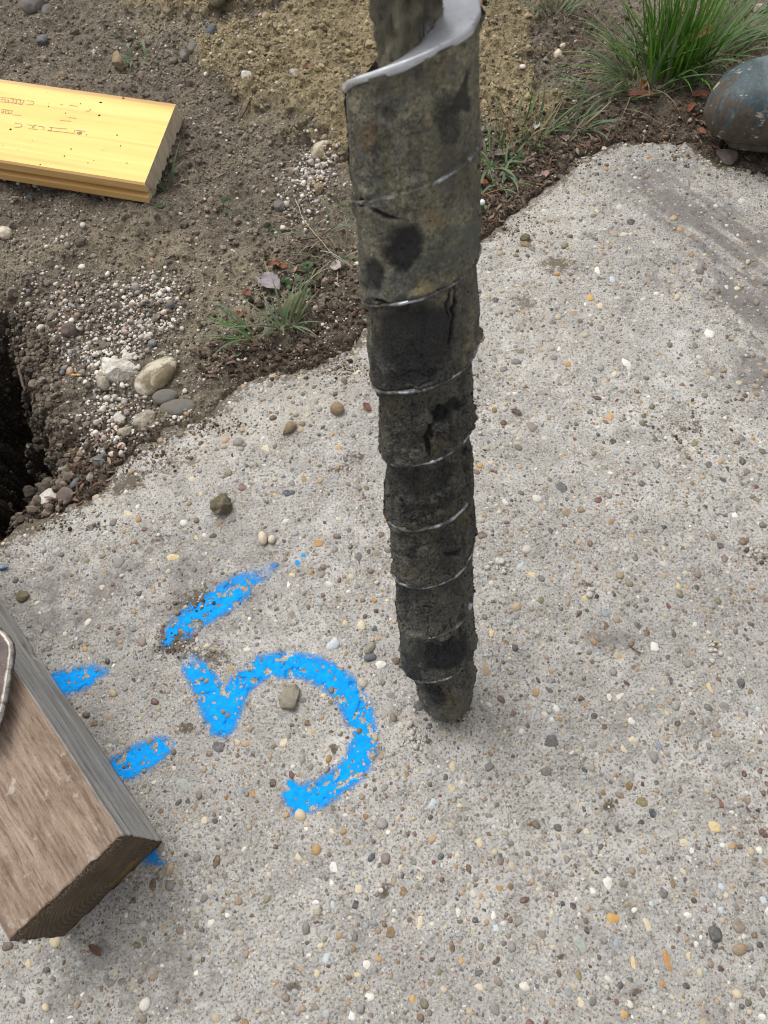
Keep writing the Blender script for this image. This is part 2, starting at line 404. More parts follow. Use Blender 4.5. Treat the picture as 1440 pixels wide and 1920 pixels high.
# brushed, streaky grime runs down to the right in the photograph's top right corner
a0, a1 = P(1240, 360), P(1440, 500); dd = (a1 - a0).normalized(); U = X * dd[0] + Y * dd[1]; V = -X * dd[1] + Y * dd[0]
trm = np.maximum(blob(X, Y, 1330, 450, 230, 160), blob(X, Y, 1440, 620, 130, 110)); grime = np.clip(grime * (1 + 1.5 * trm * fbm(U * .10, V, .0085, 4, .65) + .9 * (1 - trm) * fbm(X, Y, .03, 4, .6, off=71)), 0, 1)
dust = np.maximum.reduce([blob(X, Y, 560, 760, 130, 50, -20) * .35, blob(X, Y, 420, 820, 120, 40, -30) * .4, blob(X, Y, 1020, 420, 120, 70, -30) * .25, blob(X, Y, 1000, 600, 120, 120) * .18])
vol = np.stack([X, Y, Z], -1).reshape(-1, 3)
gf = grid_faces(len(gx), len(gy)); gf = gf[SD.ravel()[gf].min(1) < .030]
slab = link('concrete_pavement', npmesh('concrete_pavement', vol, gf, attrs={'dirt': dirt.ravel(), 'grime': grime.ravel(), 'dust': dust.ravel()}), MCON)
tag(slab, 'worn grey exposed aggregate concrete slab with a broken edge', 'pavement', kind='structure')

# ------------------------------------------------------------------ blue spray paint geometry (strokes in photo pixels, put on the slab)
STROKES = {
    'five': [[(512, 1062, 9), (488, 1078, 19), (450, 1100, 22), (410, 1128, 25), (370, 1155, 25), (335, 1185, 24), (318, 1208, 15)],
             [(360, 1246, 17), (376, 1268, 21), (392, 1296, 22), (408, 1328, 26), (418, 1350, 26)],
             [(420, 1350, 24), (434, 1312, 21), (456, 1276, 19), (490, 1252, 21), (530, 1246, 21), (575, 1250, 21), (618, 1268, 23), (650, 1296, 24), (672, 1335, 24), (682, 1375, 22), (678, 1412, 22), (662, 1442, 22), (632, 1468, 21), (600, 1488, 22), (565, 1502, 24), (550, 1488, 18), (545, 1470, 7)]],
    'upper': [[(95, 1284, 18), (135, 1275, 24), (170, 1265, 20), (200, 1258, 8)]],
    'lower': [[(200, 1452, 20), (232, 1440, 24), (270, 1418, 24), (300, 1404, 20), (322, 1396, 6)]],
    'spot': [[(262, 1596, 14), (285, 1606, 15), (304, 1614, 9)]],
    'fleck': [[(568, 1040, 3.4), (570, 1041, 3)], [(557, 1055, 3.6), (559, 1056, 3)]],
}
def paint_density(x, y, strokes):
    den = np.full(np.shape(x), -9.0)
    for st in strokes:
        for (ax, ay, ar), (bx, by, br) in zip(st[:-1], st[1:]):
            A, B = P(ax, ay), P(bx, by); s = (P(ax + 20, ay) - P(ax - 20, ay)).length / 40
            dx, dy = B[0] - A[0], B[1] - A[1]; L = dx * dx + dy * dy
            t = np.clip(((x - A[0]) * dx + (y - A[1]) * dy) / L, 0, 1)
            d = np.sqrt((x - A[0] - t * dx) ** 2 + (y - A[1] - t * dy) ** 2); r = (ar * (1 - t) + br * t) * s * .92
            den = np.maximum(den, 1.0 - d / r)
    return den      # 1 on the line, 0 at the nominal rim, negative outside
ALLSTROKES = sum(STROKES.values(), [])

# ------------------------------------------------------------------ aggregate
K = {'w': (.70, .67, .62), 'c': (.60, .51, .36), 'cy': (.62, .48, .25), 'o': (.42, .21, .065), 'oy': (.52, .30, .08), 'b': (.14, .085, .055), 'bo': (.20, .125, .055), 'd': (.045, .045, .05), 'db': (.045, .06, .08),
     'dp': (.075, .05, .052), 'r': (.16, .055, .04), 'g': (.20, .19, .18), 'dg': (.10, .10, .10), 'bw': (.48, .53, .57), 'bg': (.26, .31, .34), 'ol': (.20, .165, .07), 't': (.34, .25, .16), 'sg': (.33, .35, .32), 'dob': (.07, .045, .03)}
PEB = [(1140, 1658, 34, 34, 0, 'w'), (1341, 1550, 30, 22, 10, 'cy'), (1253, 1802, 22, 54, -12, 'o'), (1193, 1857, 22, 33, -8, 'dob'), (1211, 1839, 12, 12, 0, 'db'), (1087, 1768, 24, 36, -25, 'sg'), (1157, 1768, 17, 26, 0, 'bg'), (1151, 1725, 26, 22, 0, 'oy'),
       (1215, 1737, 20, 40, -8, 'c'), (1187, 1803, 12, 52, 3, 'cy'), (1290, 1716, 22, 17, 0, 'w'), (1180, 1472, 22, 22, 0, 'bo'), (1205, 1471, 12, 15, 0, 'dp'), (1203, 1503, 24, 17, 0, 'ol'), (1242, 1848, 18, 20, 0, 'o'), (1090, 1880, 20, 20, 30, 'c'),
       (1074, 1893, 13, 14, 0, 'r'), (1034, 1880, 17, 15, 0, 't'), (1000, 1517, 16, 14, 0, 'r'), (1075, 1697, 13, 13, 0, 'dp'), (1035, 1712, 13, 18, 0, 'c'), (1285, 1582, 22, 17, 0, 'c'), (1292, 1608, 18, 13, 0, 'bw'), (1280, 1633, 14, 17, -30, 'c'),
       (1251, 1610, 11, 11, 0, 'd'), (1127, 1587, 15, 16, 0, 'dg'), (1207, 1598, 20, 12, 0, 't'), (1352, 1662, 15, 12, 0, 'bw'), (1352, 1707, 15, 15, 0, 'bw'), (1435, 1688, 15, 15, 0, 'bw'), (1357, 1585, 17, 14, -30, 'w'), (1353, 1508, 10, 18, -15, 'r'),
       (1423, 1518, 12, 12, 0, 'd'), (1223, 1523, 18, 17, 0, 'db'), (1202, 1542, 22, 13, 10, 'dp'), (1171, 1905, 15, 20, 0, 'oy'), (1260, 1870, 12, 15, 0, 'c'), (1290, 1792, 13, 18, 30, 'cy'), (1430, 1907, 23, 20, 0, 'w'), (1263, 1658, 12, 18, 0, 'bo'),
       (1222, 1695, 14, 14, 0, 'bw'), (1085, 1828, 13, 22, 0, 'ol'), (1118, 1833, 12, 17, 20, 'dg'), (1007, 1849, 10, 13, 0, 'dg'), (1263, 1778, 14, 14, 0, 'b'), (1112, 1672, 14, 13, 0, 'w'), (1307, 1567, 15, 17, 0, 't'), (1298, 1594, 13, 10, 30, 'w'),
       (810, 1507, 36, 34, 0, 'bw'), (850, 1480, 20, 23, -25, 'cy'), (560, 1607, 25, 27, 20, 'c'), (625, 1628, 23, 30, 0, 'w'), (617, 1603, 13, 20, 0, 'b'), (696, 1608, 18, 23, 20, 'db'), (667, 1698, 20, 26, 0, 'd'), (623, 1693, 9, 30, -6, 'bw'),
       (654, 1722, 20, 16, 15, 'c'), (673, 1666, 19, 20, 0, 'c'), (758, 1673, 23, 31, 0, 'bo'), (732, 1750, 20, 23, 0, 'bo'), (770, 1726, 17, 18, 30, 'b'), (787, 1730, 12, 27, 20, 'c'), (663, 1780, 17, 20, 0, 'bo'), (690, 1810, 18, 20, -30, 'w'),
       (670, 1828, 20, 17, -10, 'cy'), (813, 1800, 24, 13, -22, 'd'), (791, 1798, 13, 14, 0, 'r'), (931, 1801, 22, 14, -35, 'dob'), (897, 1825, 24, 18, -30, 'dg'), (898, 1850, 19, 12, 10, 'c'), (747, 1807, 13, 17, -20, 'bo'), (612, 1795, 15, 25, 10, 'bw'),
       (925, 1718, 16, 25, 20, 'w'), (930, 1742, 14, 15, 0, 'bw'), (773, 1635, 14, 15, 0, 'db'), (775, 1612, 18, 16, 20, 'g'), (750, 1627, 13, 19, 0, 'c'), (808, 1535, 13, 13, 0, 'dp'), (623, 1560, 16, 18, -20, 'c'), (605, 1732, 13, 20, 0, 'dg'),
       (503, 1640, 16, 16, 0, 'c'), (501, 1622, 10, 13, 0, 'c'), (660, 1907, 20, 26, 0, 'w'), (773, 1873, 13, 17, 20, 'oy'), (957, 1665, 13, 20, 0, 'bo'), (505, 1665, 16, 13, 0, 'g'), (568, 1570, 13, 14, 0, 'dg'), (593, 1692, 12, 8, 0, 'w'),
       (1162, 1305, 17, 23, 35, 'w'), (1142, 1307, 12, 13, 0, 'w'), (1186, 1388, 29, 17, 8, 'c'), (1033, 1395, 28, 28, 45, 'dg'), (1235, 1398, 23, 20, 0, 'bg'), (1169, 1405, 13, 18, -20, 'c'), (1196, 1173, 18, 18, 0, 'dg'), (1213, 1187, 15, 15, 0, 'b'),
       (1228, 1215, 27, 27, 0, 'w'), (1132, 1145, 26, 17, 10, 'bg'), (1331, 1290, 14, 30, -15, 'cy'), (1360, 1325, 22, 16, 10, 'g'), (1272, 1100, 14, 14, 0, 'cy'), (1253, 1137, 12, 14, -30, 'r'), (1380, 1053, 15, 13, 20, 'r'), (1350, 1022, 17, 10, 15, 'dp'),
       (1137, 1173, 15, 20, -10, 'b'), (1160, 1233, 14, 11, 20, 'oy'), (1250, 1338, 15, 17, 0, 'cy'), (1183, 1352, 16, 14, -30, 'w'), (1422, 1330, 15, 15, 0, 'bw'), (1270, 1357, 16, 13, 10, 'dob'), (993, 1330, 23, 30, -20, 't'), (1042, 1328, 14, 13, 0, 'w'),
       (1098, 1122, 20, 13, 5, 'cy'), (998, 1077, 20, 12, 10, 'cy'), (1032, 994, 15, 14, 0, 'dg'), (1377, 967, 15, 13, 0, 'w'), (1295, 1008, 13, 14, 20, 'c'), (1257, 1275, 13, 13, 0, 'dg'), (1407, 1297, 16, 16, 0, 'ol'), (975, 1062, 9, 22, 30, 'bw'),
       (1185, 1005, 11, 9, 0, 'oy'), (1245, 1197, 12, 9, -20, 'bg'), (1093, 1217, 15, 15, 0, 'g'), (1252, 1232, 13, 14, 0, 'dg'), (1148, 525, 17, 17, 0, 'bw'), (1120, 507, 12, 13, 0, 'w'), (1173, 680, 33, 16, 42, 'w'), (1332, 625, 22, 17, 10, 'w'),
       (1048, 653, 12, 13, 20, 'w'), (1107, 560, 14, 13, 0, 'oy'), (1157, 750, 13, 13, 0, 'r'), (1052, 913, 25, 22, -20, 'dg'), (1302, 832, 18, 18, 0, 'ol'), (1150, 830, 14, 14, 0, 'dob'), (1078, 823, 13, 12, 0, 'r'), (1297, 907, 15, 12, 25, 'bo'),
       (1417, 913, 14, 12, 0, 'r'), (1153, 700, 13, 12, 0, 'c'), (1022, 707, 16, 14, 0, 'g'), (1125, 573, 15, 10, 20, 'c'), (672, 1048, 20, 27, 0, 'dg'), (598, 1018, 23, 14, 0, 'o'), (635, 973, 20, 13, 0, 'c'), (547, 1077, 16, 10, 15, 'cy'),
       (521, 1058, 13, 15, 0, 'dg'), (543, 1093, 15, 16, 20, 'w'), (625, 1208, 32, 34, 20, 'bw'), (715, 1248, 24, 17, 0, 'w'), (912, 1257, 28, 43, 0, 't'), (732, 1305, 25, 17, 10, 'g'), (587, 1373, 14, 16, 0, 'oy'), (533, 1393, 18, 18, 0, 'c'),
       (647, 1169, 15, 15, 0, 'cy'), (677, 1172, 18, 17, 0, 'c'), (577, 1355, 17, 13, 0, 'b'), (922, 1187, 11, 17, 15, 'cy'), (950, 1205, 11, 15, -20, 'bo'), (955, 1102, 11, 13, 0, 'd'), (698, 1110, 16, 15, 0, 't'), (168, 989, 18, 12, -20, 'dg'),
       (400, 1005, 22, 15, 0, 'dp'), (325, 1047, 28, 15, 0, 'cy'), (368, 1009, 16, 12, 15, 'cy'), (412, 985, 14, 17, 20, 'bo'), (163, 1052, 17, 17, 0, 'ol'), (225, 1055, 24, 26, 0, 'g'), (247, 1180, 18, 12, 5, 'g'), (218, 1146, 11, 12, 30, 'g'),
       (190, 1102, 16, 14, 0, 'c'), (410, 1400, 30, 24, 5, 'dg'), (473, 1417, 16, 18, 0, 'dp'), (178, 1357, 18, 14, 0, 'b'), (318, 1400, 15, 14, 0, 't'), (250, 1275, 10, 9, 0, 'd'), (388, 1208, 20, 16, 0, 'c'), (97, 1068, 20, 14, -30, 'dg'),
       (240, 965, 30, 20, 0, 'c'), (340, 1472, 46, 30, -5, 'sg'), (403, 1483, 11, 20, 20, 'dg'), (335, 1505, 13, 18, 20, 'd'), (302, 1522, 20, 16, 0, 'b'), (287, 1658, 15, 22, 0, 'b'), (391, 1667, 11, 15, 10, 'c'), (452, 1483, 15, 14, 0, 'bg'),
       (475, 1488, 14, 19, 0, 'o'), (383, 1540, 14, 15, 0, 'c'), (213, 1870, 13, 17, 0, 'dg'), (375, 1773, 18, 15, 0, 'g'), (132, 1907, 18, 8, 0, 'w'), (542, 927, 26, 16, -8, 'db'), (515, 925, 20, 16, 0, 'cy'), (498, 842, 20, 15, 0, 'c'), (590, 737, 18, 8, 0, 'c'),
       (670, 697, 18, 13, 0, 'c'), (635, 840, 14, 13, 0, 'oy'), (547, 905, 14, 11, 0, 'g'), (360, 900, 20, 13, 0, 'c'), (318, 937, 7, 18, 0, 'sg'), (1196, 1120, 9, 9, 0, 'w'), (1100, 1560, 12, 12, 0, 'c'), (1004, 560, 14, 12, 0, 'c'), (1380, 1700, 16, 14, 0, 'g')]
variants_mesh = []
for k in range(14):
    v = rock_verts(ICO3[0], 300 + k, .36, .9 if k % 2 == 1 else .3)
    v[:, 2] = np.where(v[:, 2] > .45, .45 + (v[:, 2] - .45) * .55, v[:, 2])
    variants_mesh.append(npmesh('pebble_shape', v, ICO3[1])); variants_mesh[-1].materials.append(MPO)
placed = []
rubble = []     # (x, y, rx, ry, rot, colour)
for (px, py, wd, ht, ang, ck) in PEB:
    c = P(px, py); sx = (P(px + 10, py) - P(px - 10, py)).length / 20; sy = (P(px, py + 10) - P(px, py - 10)).length / 20
    u = P(px + 10 * math.cos(math.radians(ang)), py + 10 * math.sin(math.radians(ang))) - c
    rubble.append((c[0], c[1], wd * sx * .5, ht * sy * .5, math.atan2(u[1], u[0]), K[ck]))
    placed.append((c[0], c[1], max(wd * sx, ht * sy) * .5))
# random aggregate
def rand_in(n, lo=(-.42, -.12), hi=(.62, 1.02)):
    return rng.uniform(lo[0], hi[0], n), rng.uniform(lo[1], hi[1], n)
cell = {}
def key(x, y): return (int(math.floor(x / .012)), int(math.floor(y / .012)))
def fits(x, y, r):
    kx, ky = key(x, y)
    for i in (-1, 0, 1):
        for j in (-1, 0, 1):
            for (a, b, q) in cell.get((kx + i, ky + j), ()):
                if (a - x) ** 2 + (b - y) ** 2 < (q + r) ** 2 * .92: return False
    return True
def put(x, y, r):
    cell.setdefault(key(x, y), []).append((x, y, r))
for p_ in placed: put(*p_)
N = 85000
xs, ys = rand_in(N); rad = np.exp(rng.normal(math.log(.00140), .50, N)); rad = np.clip(rad, .0008, .0068)
order = np.argsort(-rad); xs, ys, rad = xs[order], ys[order], rad[order]
sdv = slab_sd(xs, ys); pden = paint_density(xs, ys, ALLSTROKES)
fineness = np.clip(blob(xs, ys, 300, 1180, 330, 260) * .9 + blob(xs, ys, 350, 1780, 300, 150) * .8 + blob(xs, ys, 1380, 430, 220, 160) * .9, 0, 1)
keepn = []; dens = np.clip(.16 - 1.3 * fbm(xs, ys, .07, 3, .6, off=61), 0, .85)
for i in range(N):
    if sdv[i] > -.004: continue
    if pden[i] > -.05 and (rad[i] > .0035 or rng.random() < .55): continue
    if rad[i] > .0018 and rng.random() < fineness[i] * .6: continue
    if rad[i] > .0042 and rng.random() < .35: continue
    if rng.random() < dens[i]: continue
    if not fits(xs[i], ys[i], rad[i]): continue
    put(xs[i], ys[i], rad[i]); keepn.append(i)
keepn = np.array(keepn); xs, ys, rad = xs[keepn], ys[keepn], rad[keepn]; pd_ = pden[keepn]
cols = PALC[rng.choice(len(PALC), len(xs), p=PALW)] * rng.uniform(.6, 1.2, (len(xs), 1))
film = rng.random(len(xs)) ** 2.0 * .55; cols = cols * (1 - film[:, None]) + np.array([.32, .30, .27]) * film[:, None]
cols = np.where((pd_ > 0)[:, None], cols * .35 + np.array([.17, .125, .08]) * .65, cols)
asp = rng.uniform(.62, 1.0, len(xs)); rot = rng.uniform(0, math.pi * 2, len(xs))
nb = max(0, 300 - len(rubble))
def add_pebble(x, y, rx, ry, rt, c, k, lift=0.0):
    z = float(slab_h(np.array([x]), np.array([y]))[0]); h = min(rx, ry) * .62
    o = link('pebble', variants_mesh[k % 14], None, slab)
    o.location = (x, y, z - h * (.62 - lift)); o.scale = (rx * 1.12, ry * 1.12, h * 1.35); o.rotation_euler = (0, 0, rt); o.color = tuple(c) + (1,)
for k, (x, y, rx, ry, rt, c) in enumerate(rubble): add_pebble(x, y, rx, ry, rt, c, k * 5 + 1)
# largest of the random ones are pieces of their own
for i in range(nb): add_pebble(xs[i], ys[i], rad[i], rad[i] * asp[i], rot[i], cols[i], i)
def aggregate(name, idx, base, sink=.64):
    x, y, r = xs[idx], ys[idx], rad[idx]; z = slab_h(x, y)
    h = r * .62 * asp[idx]
    lift = rng.uniform(-.15, .25, len(x)) + np.where(pd_[idx] > 0, .25, 0)
    pos = np.stack([x, y, z - h * (sink - lift)], -1)
    v, f = batch(base, len(x), pos, np.stack([r * 1.15, r * asp[idx] * 1.15, h * 1.3], -1), rot[idx], 50, .5, 1.0)
    o = link(name, npmesh(name, v, f, np.repeat(cols[idx], len(base[0]), 0)), MPV, slab); o['kind'] = 'stuff'
n2 = int((rad > .0017).sum())
aggregate('coarse_aggregate', np.arange(nb, n2), ICO2)
aggregate('fine_aggregate', np.arange(n2, len(xs)), ICO1)

# paint films
def mat_paint():
    s = NM('blue_spray_paint'); d = s.attr('cover', True)
    n = s.noise(420, 4, .75); n_ = s.noise(1100, 3, .8); a = s.math('ADD', s.math('MULTIPLY', d, 1.35), s.math('MULTIPLY', s.math('SUBTRACT', n, .5), 1.3)); a = s.math('ADD', a, s.math('MULTIPLY', s.math('SUBTRACT', n_, .5), 1.1))
    alpha = s.ramp(a, [(.30, 0), (.92, 1)])
    c = s.mix(s.ramp(s.noise(120, 5, .7), [(.35, 0), (.7, 1)]), (.001, .27, .78), (.002, .36, .90))
    c = s.mix(s.ramp(s.noise(500, 3, .7), [(.3, .55), (.42, 0)]), c, (.02, .10, .26))
    b = s.bump(s.noise(170, 6, .72), .0005, .4); b = s.bump(s.noise(700, 3, .7), .0003, .5, b)
    s.put(alpha, s.b.inputs['Alpha'])
    return s.fin(c, .75, b, .12)
MPAINT = mat_paint()
def paint_obj(key_, name, label, cat, group=None):
    st = STROKES[key_]; pts = [P(a, b) for q in st for a, b, r in q]
    x0, x1 = min(p[0] for p in pts) - .03, max(p[0] for p in pts) + .03; y0, y1 = min(p[1] for p in pts) - .03, max(p[1] for p in pts) + .03
    ax = np.arange(x0, x1, .0009); ay = np.arange(y0, y1, .0009); X, Y = np.meshgrid(ax, ay)
    den = paint_density(X, Y, st)
    soft = .0 if key_ != 'fleck' else 0.3
    dn2 = np.clip((den + .80) / 1.45, 0, 1) + soft * (den > 0)
    thin = np.ones(X.shape)                                   # thin, dusty places in the spray
    for a in [(495, 1072, 40, 26, -30, .75), (440, 1100, 30, 10, -30, .35), (372, 1185, 36, 22, -20, .55), (330, 1215, 30, 20, 0, .8), (340, 1170, 20, 10, 0, .3), (198, 1258, 26, 30, 0, .6), (150, 1250, 40, 14, 0, .3), (322, 1395, 16, 16, 0, .4), (285, 1600, 40, 40, 0, .42), (360, 1240, 22, 14, 0, .6)]:
        thin = thin * (1 - blob(X, Y, *a[:5]) * a[5])
    dn2 = dn2 * thin + .10 * fbm(X, Y, .01, 3, .6, off=3) * (dn2 > .05)
    patch = fbm(X, Y, .0062, 3, .6, off=88)
    gone = (patch > .31 + .25 * (dn2 > .97))                      # bare spots in the film
    Z = slab_h(X, Y) + .00045
    idx = grid_faces(len(ax), len(ay)); f = dn2.ravel(); ok = (f[idx].mean(1) > .07) & ~(gone.ravel()[idx].any(1))
    faces = idx[ok]; used = np.unique(faces); remap = -np.ones(X.size, int); remap[used] = np.arange(len(used))
    v = np.stack([X, Y, Z], -1).reshape(-1, 3)[used]
    o = link(name, npmesh(name, v, remap[faces], attrs={'cover': f[used]}), MPAINT)
    return tag(o, label, cat, group)
paint_obj('five', 'spray_paint_numeral', 'bright blue spray painted numeral 5 on the concrete slab', 'painted marking')
paint_obj('upper', 'spray_paint_stroke', 'short blue spray paint dash at the knot notch of the timber beam, nearer the soil', 'painted marking')
paint_obj('lower', 'spray_paint_stroke', 'short thick blue spray paint dash beside the lower half of the timber beam', 'painted marking')
paint_obj('spot', 'spray_paint_stroke', 'faint small blue paint spot just below the pointed corner of the timber beam', 'painted marking')
paint_obj('fleck', 'spray_paint_fleck', 'pair of tiny blue paint flecks above the numeral', 'painted marking')

# ------------------------------------------------------------------ stones lying loose
SEED = [500]
def stone(px, py, wd, ht, ang, mat, label, cat='stone', name='stone', thick=.55, angular=0.0, on='soil', sink=.35, rough=.3, sub=ICO4, tilt=(0, 0)):
    SEED[0] += 1
    c = P(px, py); sx = (P(px + 10, py) - P(px - 10, py)).length / 20; sy = (P(px, py + 10) - P(px, py - 10)).length / 20
    u = P(px + 10 * math.cos(math.radians(ang)), py + 10 * math.sin(math.radians(ang))) - c
    v = rock_verts(sub[0], SEED[0], rough, angular)
    rx, ry = wd * sx * .5, ht * sy * .5; rz = min(rx, ry) * thick
    z = soil_parts(np.array([c[0]]), np.array([c[1]]))[0][0] if on == 'soil' else slab_h(np.array([c[0]]), np.array([c[1]]))[0]
    z = float(z)
    o = link(name, npmesh(name, v * np.array([rx, ry, rz]), sub[1], smooth=angular < .8), mat)
    o.location = (c[0], c[1], z + rz * (1 - sink * 2) * .8); o.rotation_euler = (tilt[0], tilt[1], math.atan2(u[1], u[0]))
    return tag(o, label, cat)
R_white = mat_rock('white_limestone', (.72, .69, .62), (.50, .46, .39), (.22, .18, .12), .5, 70, .8, .003)
R_dirty = mat_rock('muddy_cobble', (.58, .54, .45), (.50, .44, .33), (.155, .115, .06), .9, 45, .8, .0025, 3)
R_grey = mat_rock('grey_cobble', (.19, .18, .165), (.13, .125, .115), (.18, .14, .09), .45, 60, .8, .0015, 5)
R_slate = mat_rock('dark_slate', (.10, .105, .11), (.14, .145, .15), (.10, .08, .06), .3, 80, .7, .0015, 7)
R_blue = mat_rock('dark_blue_stone', (.045, .065, .08), (.075, .10, .115), (.10, .08, .06), .25, 90, .7, .0015, 9)
R_tan = mat_rock('tan_stone', (.34, .25, .15), (.24, .18, .11), (.15, .11, .06), .5, 80, .85, .003, 11)
R_yel = mat_rock('yellow_clay_rock', (.30, .22, .10), (.23, .165, .075), (.12, .085, .05), .5, 60, .9, .004, 13)
R_ol = mat_rock('olive_brown_stone', (.10, .085, .055), (.20, .165, .10), (.05, .045, .03), .6, 70, .7, .003, 15)
R_cream = mat_rock('cream_pebble', (.62, .54, .42), (.52, .45, .35), (.3, .24, .16), .2, 90, .6, .0006, 17)
R_brn = mat_rock('purple_brown_stone', (.13, .10, .09), (.19, .15, .13), (.09, .06, .045), .4, 60, .85, .002, 19)
R_pale = mat_rock('pale_conglomerate', (.52, .47, .38), (.34, .30, .24), (.16, .12, .08), .5, 140, .85, .004, 21)
R_flat = mat_rock('sandy_flat_stone', (.24, .21, .155), (.33, .30, .24), (.15, .13, .09), .4, 110, .85, .003, 23)

stone(222, 697, 92, 60, 4, R_white, 'jagged white rock left of the round muddy cobble near the slab edge', angular=1.6, thick=.8, rough=.55)
stone(196, 715, 34, 34, 0, R_pale, 'small crumbling pale stone against the lower left of the jagged white rock', angular=.6, thick=.8)
stone(294, 704, 58, 78, 32, R_dirty, 'round flat white cobble half smeared with brown mud', thick=.5, rough=.12)
stone(310, 744, 46, 26, -8, R_grey, 'grey oval cobble tucked under the muddy round cobble', thick=.6, rough=.12)
stone(333, 763, 62, 36, -4, R_grey, 'larger smooth grey cobble at the edge of the slab', thick=.6, rough=.15)
stone(268, 783, 50, 34, -35, R_pale, 'whitish oblong stone half buried in clay below the cobbles', thick=.7)
stone(220, 780, 32, 30, -30, R_white, 'small sharp white wedge of stone left of the half buried oblong stone', angular=1, thick=.8)
stone(216, 742, 34, 10, 6, R_white, 'thin white splinter of stone below the jagged white rock', angular=1, thick=.9)
stone(240, 672, 22, 16, 0, R_white, 'small rounded white stone just above the jagged white rock', thick=.8)
stone(185, 860, 42, 34, -10, R_slate, 'flat dark slate piece at the broken slab edge', angular=1, thick=.4)
stone(106, 856, 27, 24, 0, R_blue, 'dark blue green stone on the rim of the pit', angular=.7, thick=.9)
stone(95, 926, 66, 34, -14, R_white, 'speckled white angular rock between the pit and the slab', angular=1, thick=.7, rough=.3)
stone(122, 928, 30, 26, 0, R_brn, 'small brown stone right of the speckled angular rock', thick=.7)
stone(141, 906, 13, 22, 30, R_slate, 'small slate blue pebble near the pit and slab', thick=.8)
stone(168, 893, 19, 22, 0, R_pale, 'small cream block of stone beside the slab edge', angular=.8, thick=1)
stone(115, 872, 36, 22, 0, R_pale, 'pale stone below the dark blue green stone', angular=.5, thick=.8)
stone(125, 889, 26, 16, -20, R_tan, 'tan oval pebble on dark soil by the pit', thick=.8)
stone(148, 848, 15, 13, 0, R_tan, 'round olive pebble right of the dark blue green stone', thick=.9)
stone(83, 905, 17, 12, 0, R_white, 'small white oval pebble on the pit rim above the speckled angular rock', thick=.8)
stone(231, 862 - 55, 26, 20, 0, R_pale, 'small lumpy cream stone touching the slab below the white wedge', thick=.8)
stone(604, 277, 46, 38, 10, R_dirty, 'round olive and cream cobble left of the auger, at the foot of the clay mound', thick=.75, rough=.1)
stone(598, 357, 18, 18, 0, R_tan, 'small tan stone among the white gravel left of the auger', thick=.9)
stone(525, 389, 20, 17, 0, R_grey, 'small grey pebble beside the dry stem', thick=.8)
stone(556, 585, 62, 48, 10, R_yel, 'yellow brown clay rock behind the thin grass tuft', thick=.75, angular=1, rough=.5, sink=.3)
stone(225, 124, 26, 34, -10, R_tan, 'brown clay lump standing between board and mound', thick=1.2, angular=.6, sink=.15)
stone(412, 12, 36, 34, 0, R_ol, 'large olive cobble at the top of the clay mound', thick=.8, rough=.1)
stone(436, 6, 20, 24, 0, R_brn, 'dark brown pebble touching the large olive cobble', thick=.8)
stone(347, 108, 17, 20, -10, R_grey, 'smooth grey pebble at the left foot of the clay mound', thick=.9)
stone(364, 98, 18, 20, 0, R_grey, 'darker grey pebble just right of the smooth one on the mound foot', thick=.9)
stone(398, 75, 24, 17, 0, R_blue, 'dark blue grey pebble in the clay mound', thick=.8)
stone(416, 68, 13, 20, 15, R_tan, 'orange brown pebble beside the blue grey pebble in the clay', thick=.8)
stone(468, 166, 22, 20, 0, R_white, 'bluish white stone set in the lower clay mound', angular=.6, thick=.9)
stone(553, 143, 20, 16, 0, R_pale, 'pale round stone in the middle of the clay mound', thick=.8)
stone(65, 12, 40, 30, -10, R_grey, 'big grey cobble at the top left corner of the photo', thick=.8)
stone(88, 21, 20, 20, 0, R_grey, 'round grey pebble beside the big corner cobble', thick=.8)
stone(82, 76, 22, 15, 0, R_slate, 'blue grey flat pebble above the yellow board', thick=.7)
stone(122, 155, 15, 9, 0, R_tan, 'tiny tan pebble lying against the top edge of the board', thick=.9, sink=.1)
stone(12, 440, 26, 22, -30, R_cream, 'cream pebble at the left photo border below the board', thick=.8)
stone(55, 367, 14, 9, 0, R_blue, 'bluish pebble below the board edge', thick=.8)
stone(68, 343, 16, 14, 20, R_pale, 'pale pebble under the near edge of the board', thick=.8)
stone(136, 628, 27, 24, 0, R_brn, 'round brown stone above the white gravel near the pit', thick=.9)
stone(108, 640, 14, 17, 15, R_grey, 'small grey oval pebble left of the round brown stone', thick=.9)
stone(195, 648, 20, 15, 0, R_grey, 'pale grey green pebble in the white gravel', thick=.8)
stone(48, 655, 22, 22, 0, R_brn, 'dull brown stone on the slope of the pit', thick=.9)
stone(1362, 292, 44, 26, 25, R_brn, 'flat purple brown stone under the toe of the boot', thick=.45, angular=.5, sink=.2)
stone(1425, 72, 40, 24, -10, R_brn, 'flat pinkish grey stone behind the boot at the right border', thick=.5, angular=.6, sink=.2)
stone(1425, 14, 34, 16, -30, R_pale, 'pale flat stone in the top right corner', thick=.5, angular=.6, sink=.2)
stone(1048, 96, 17, 16, 0, R_cream, 'round ivory pebble left of the big grass tuft', thick=.95)
stone(1056, 82, 12, 9, 0, R_cream, 'small ivory pebble just above the round ivory one', thick=.9)
stone(421, 953, 42, 42, 0, R_ol, 'rough olive brown stone lying loose on the slab', on='slab', thick=.9, rough=.5, angular=.5, sink=.12)
stone(493, 1011, 17, 25, -15, R_cream, 'smooth egg shaped cream pebble on the slab', on='slab', thick=.95, rough=.08, sink=.08)
stone(510, 1013, 14, 15, 0, R_cream, 'rounder cream pebble touching the egg shaped one', on='slab', thick=.95, rough=.08, sink=.08)
stone(540, 1312, 42, 70, 28, R_flat, 'flat pointed sandy stone lying inside the curve of the blue numeral', on='slab', thick=.45, angular=.6, rough=.3, sink=.12)
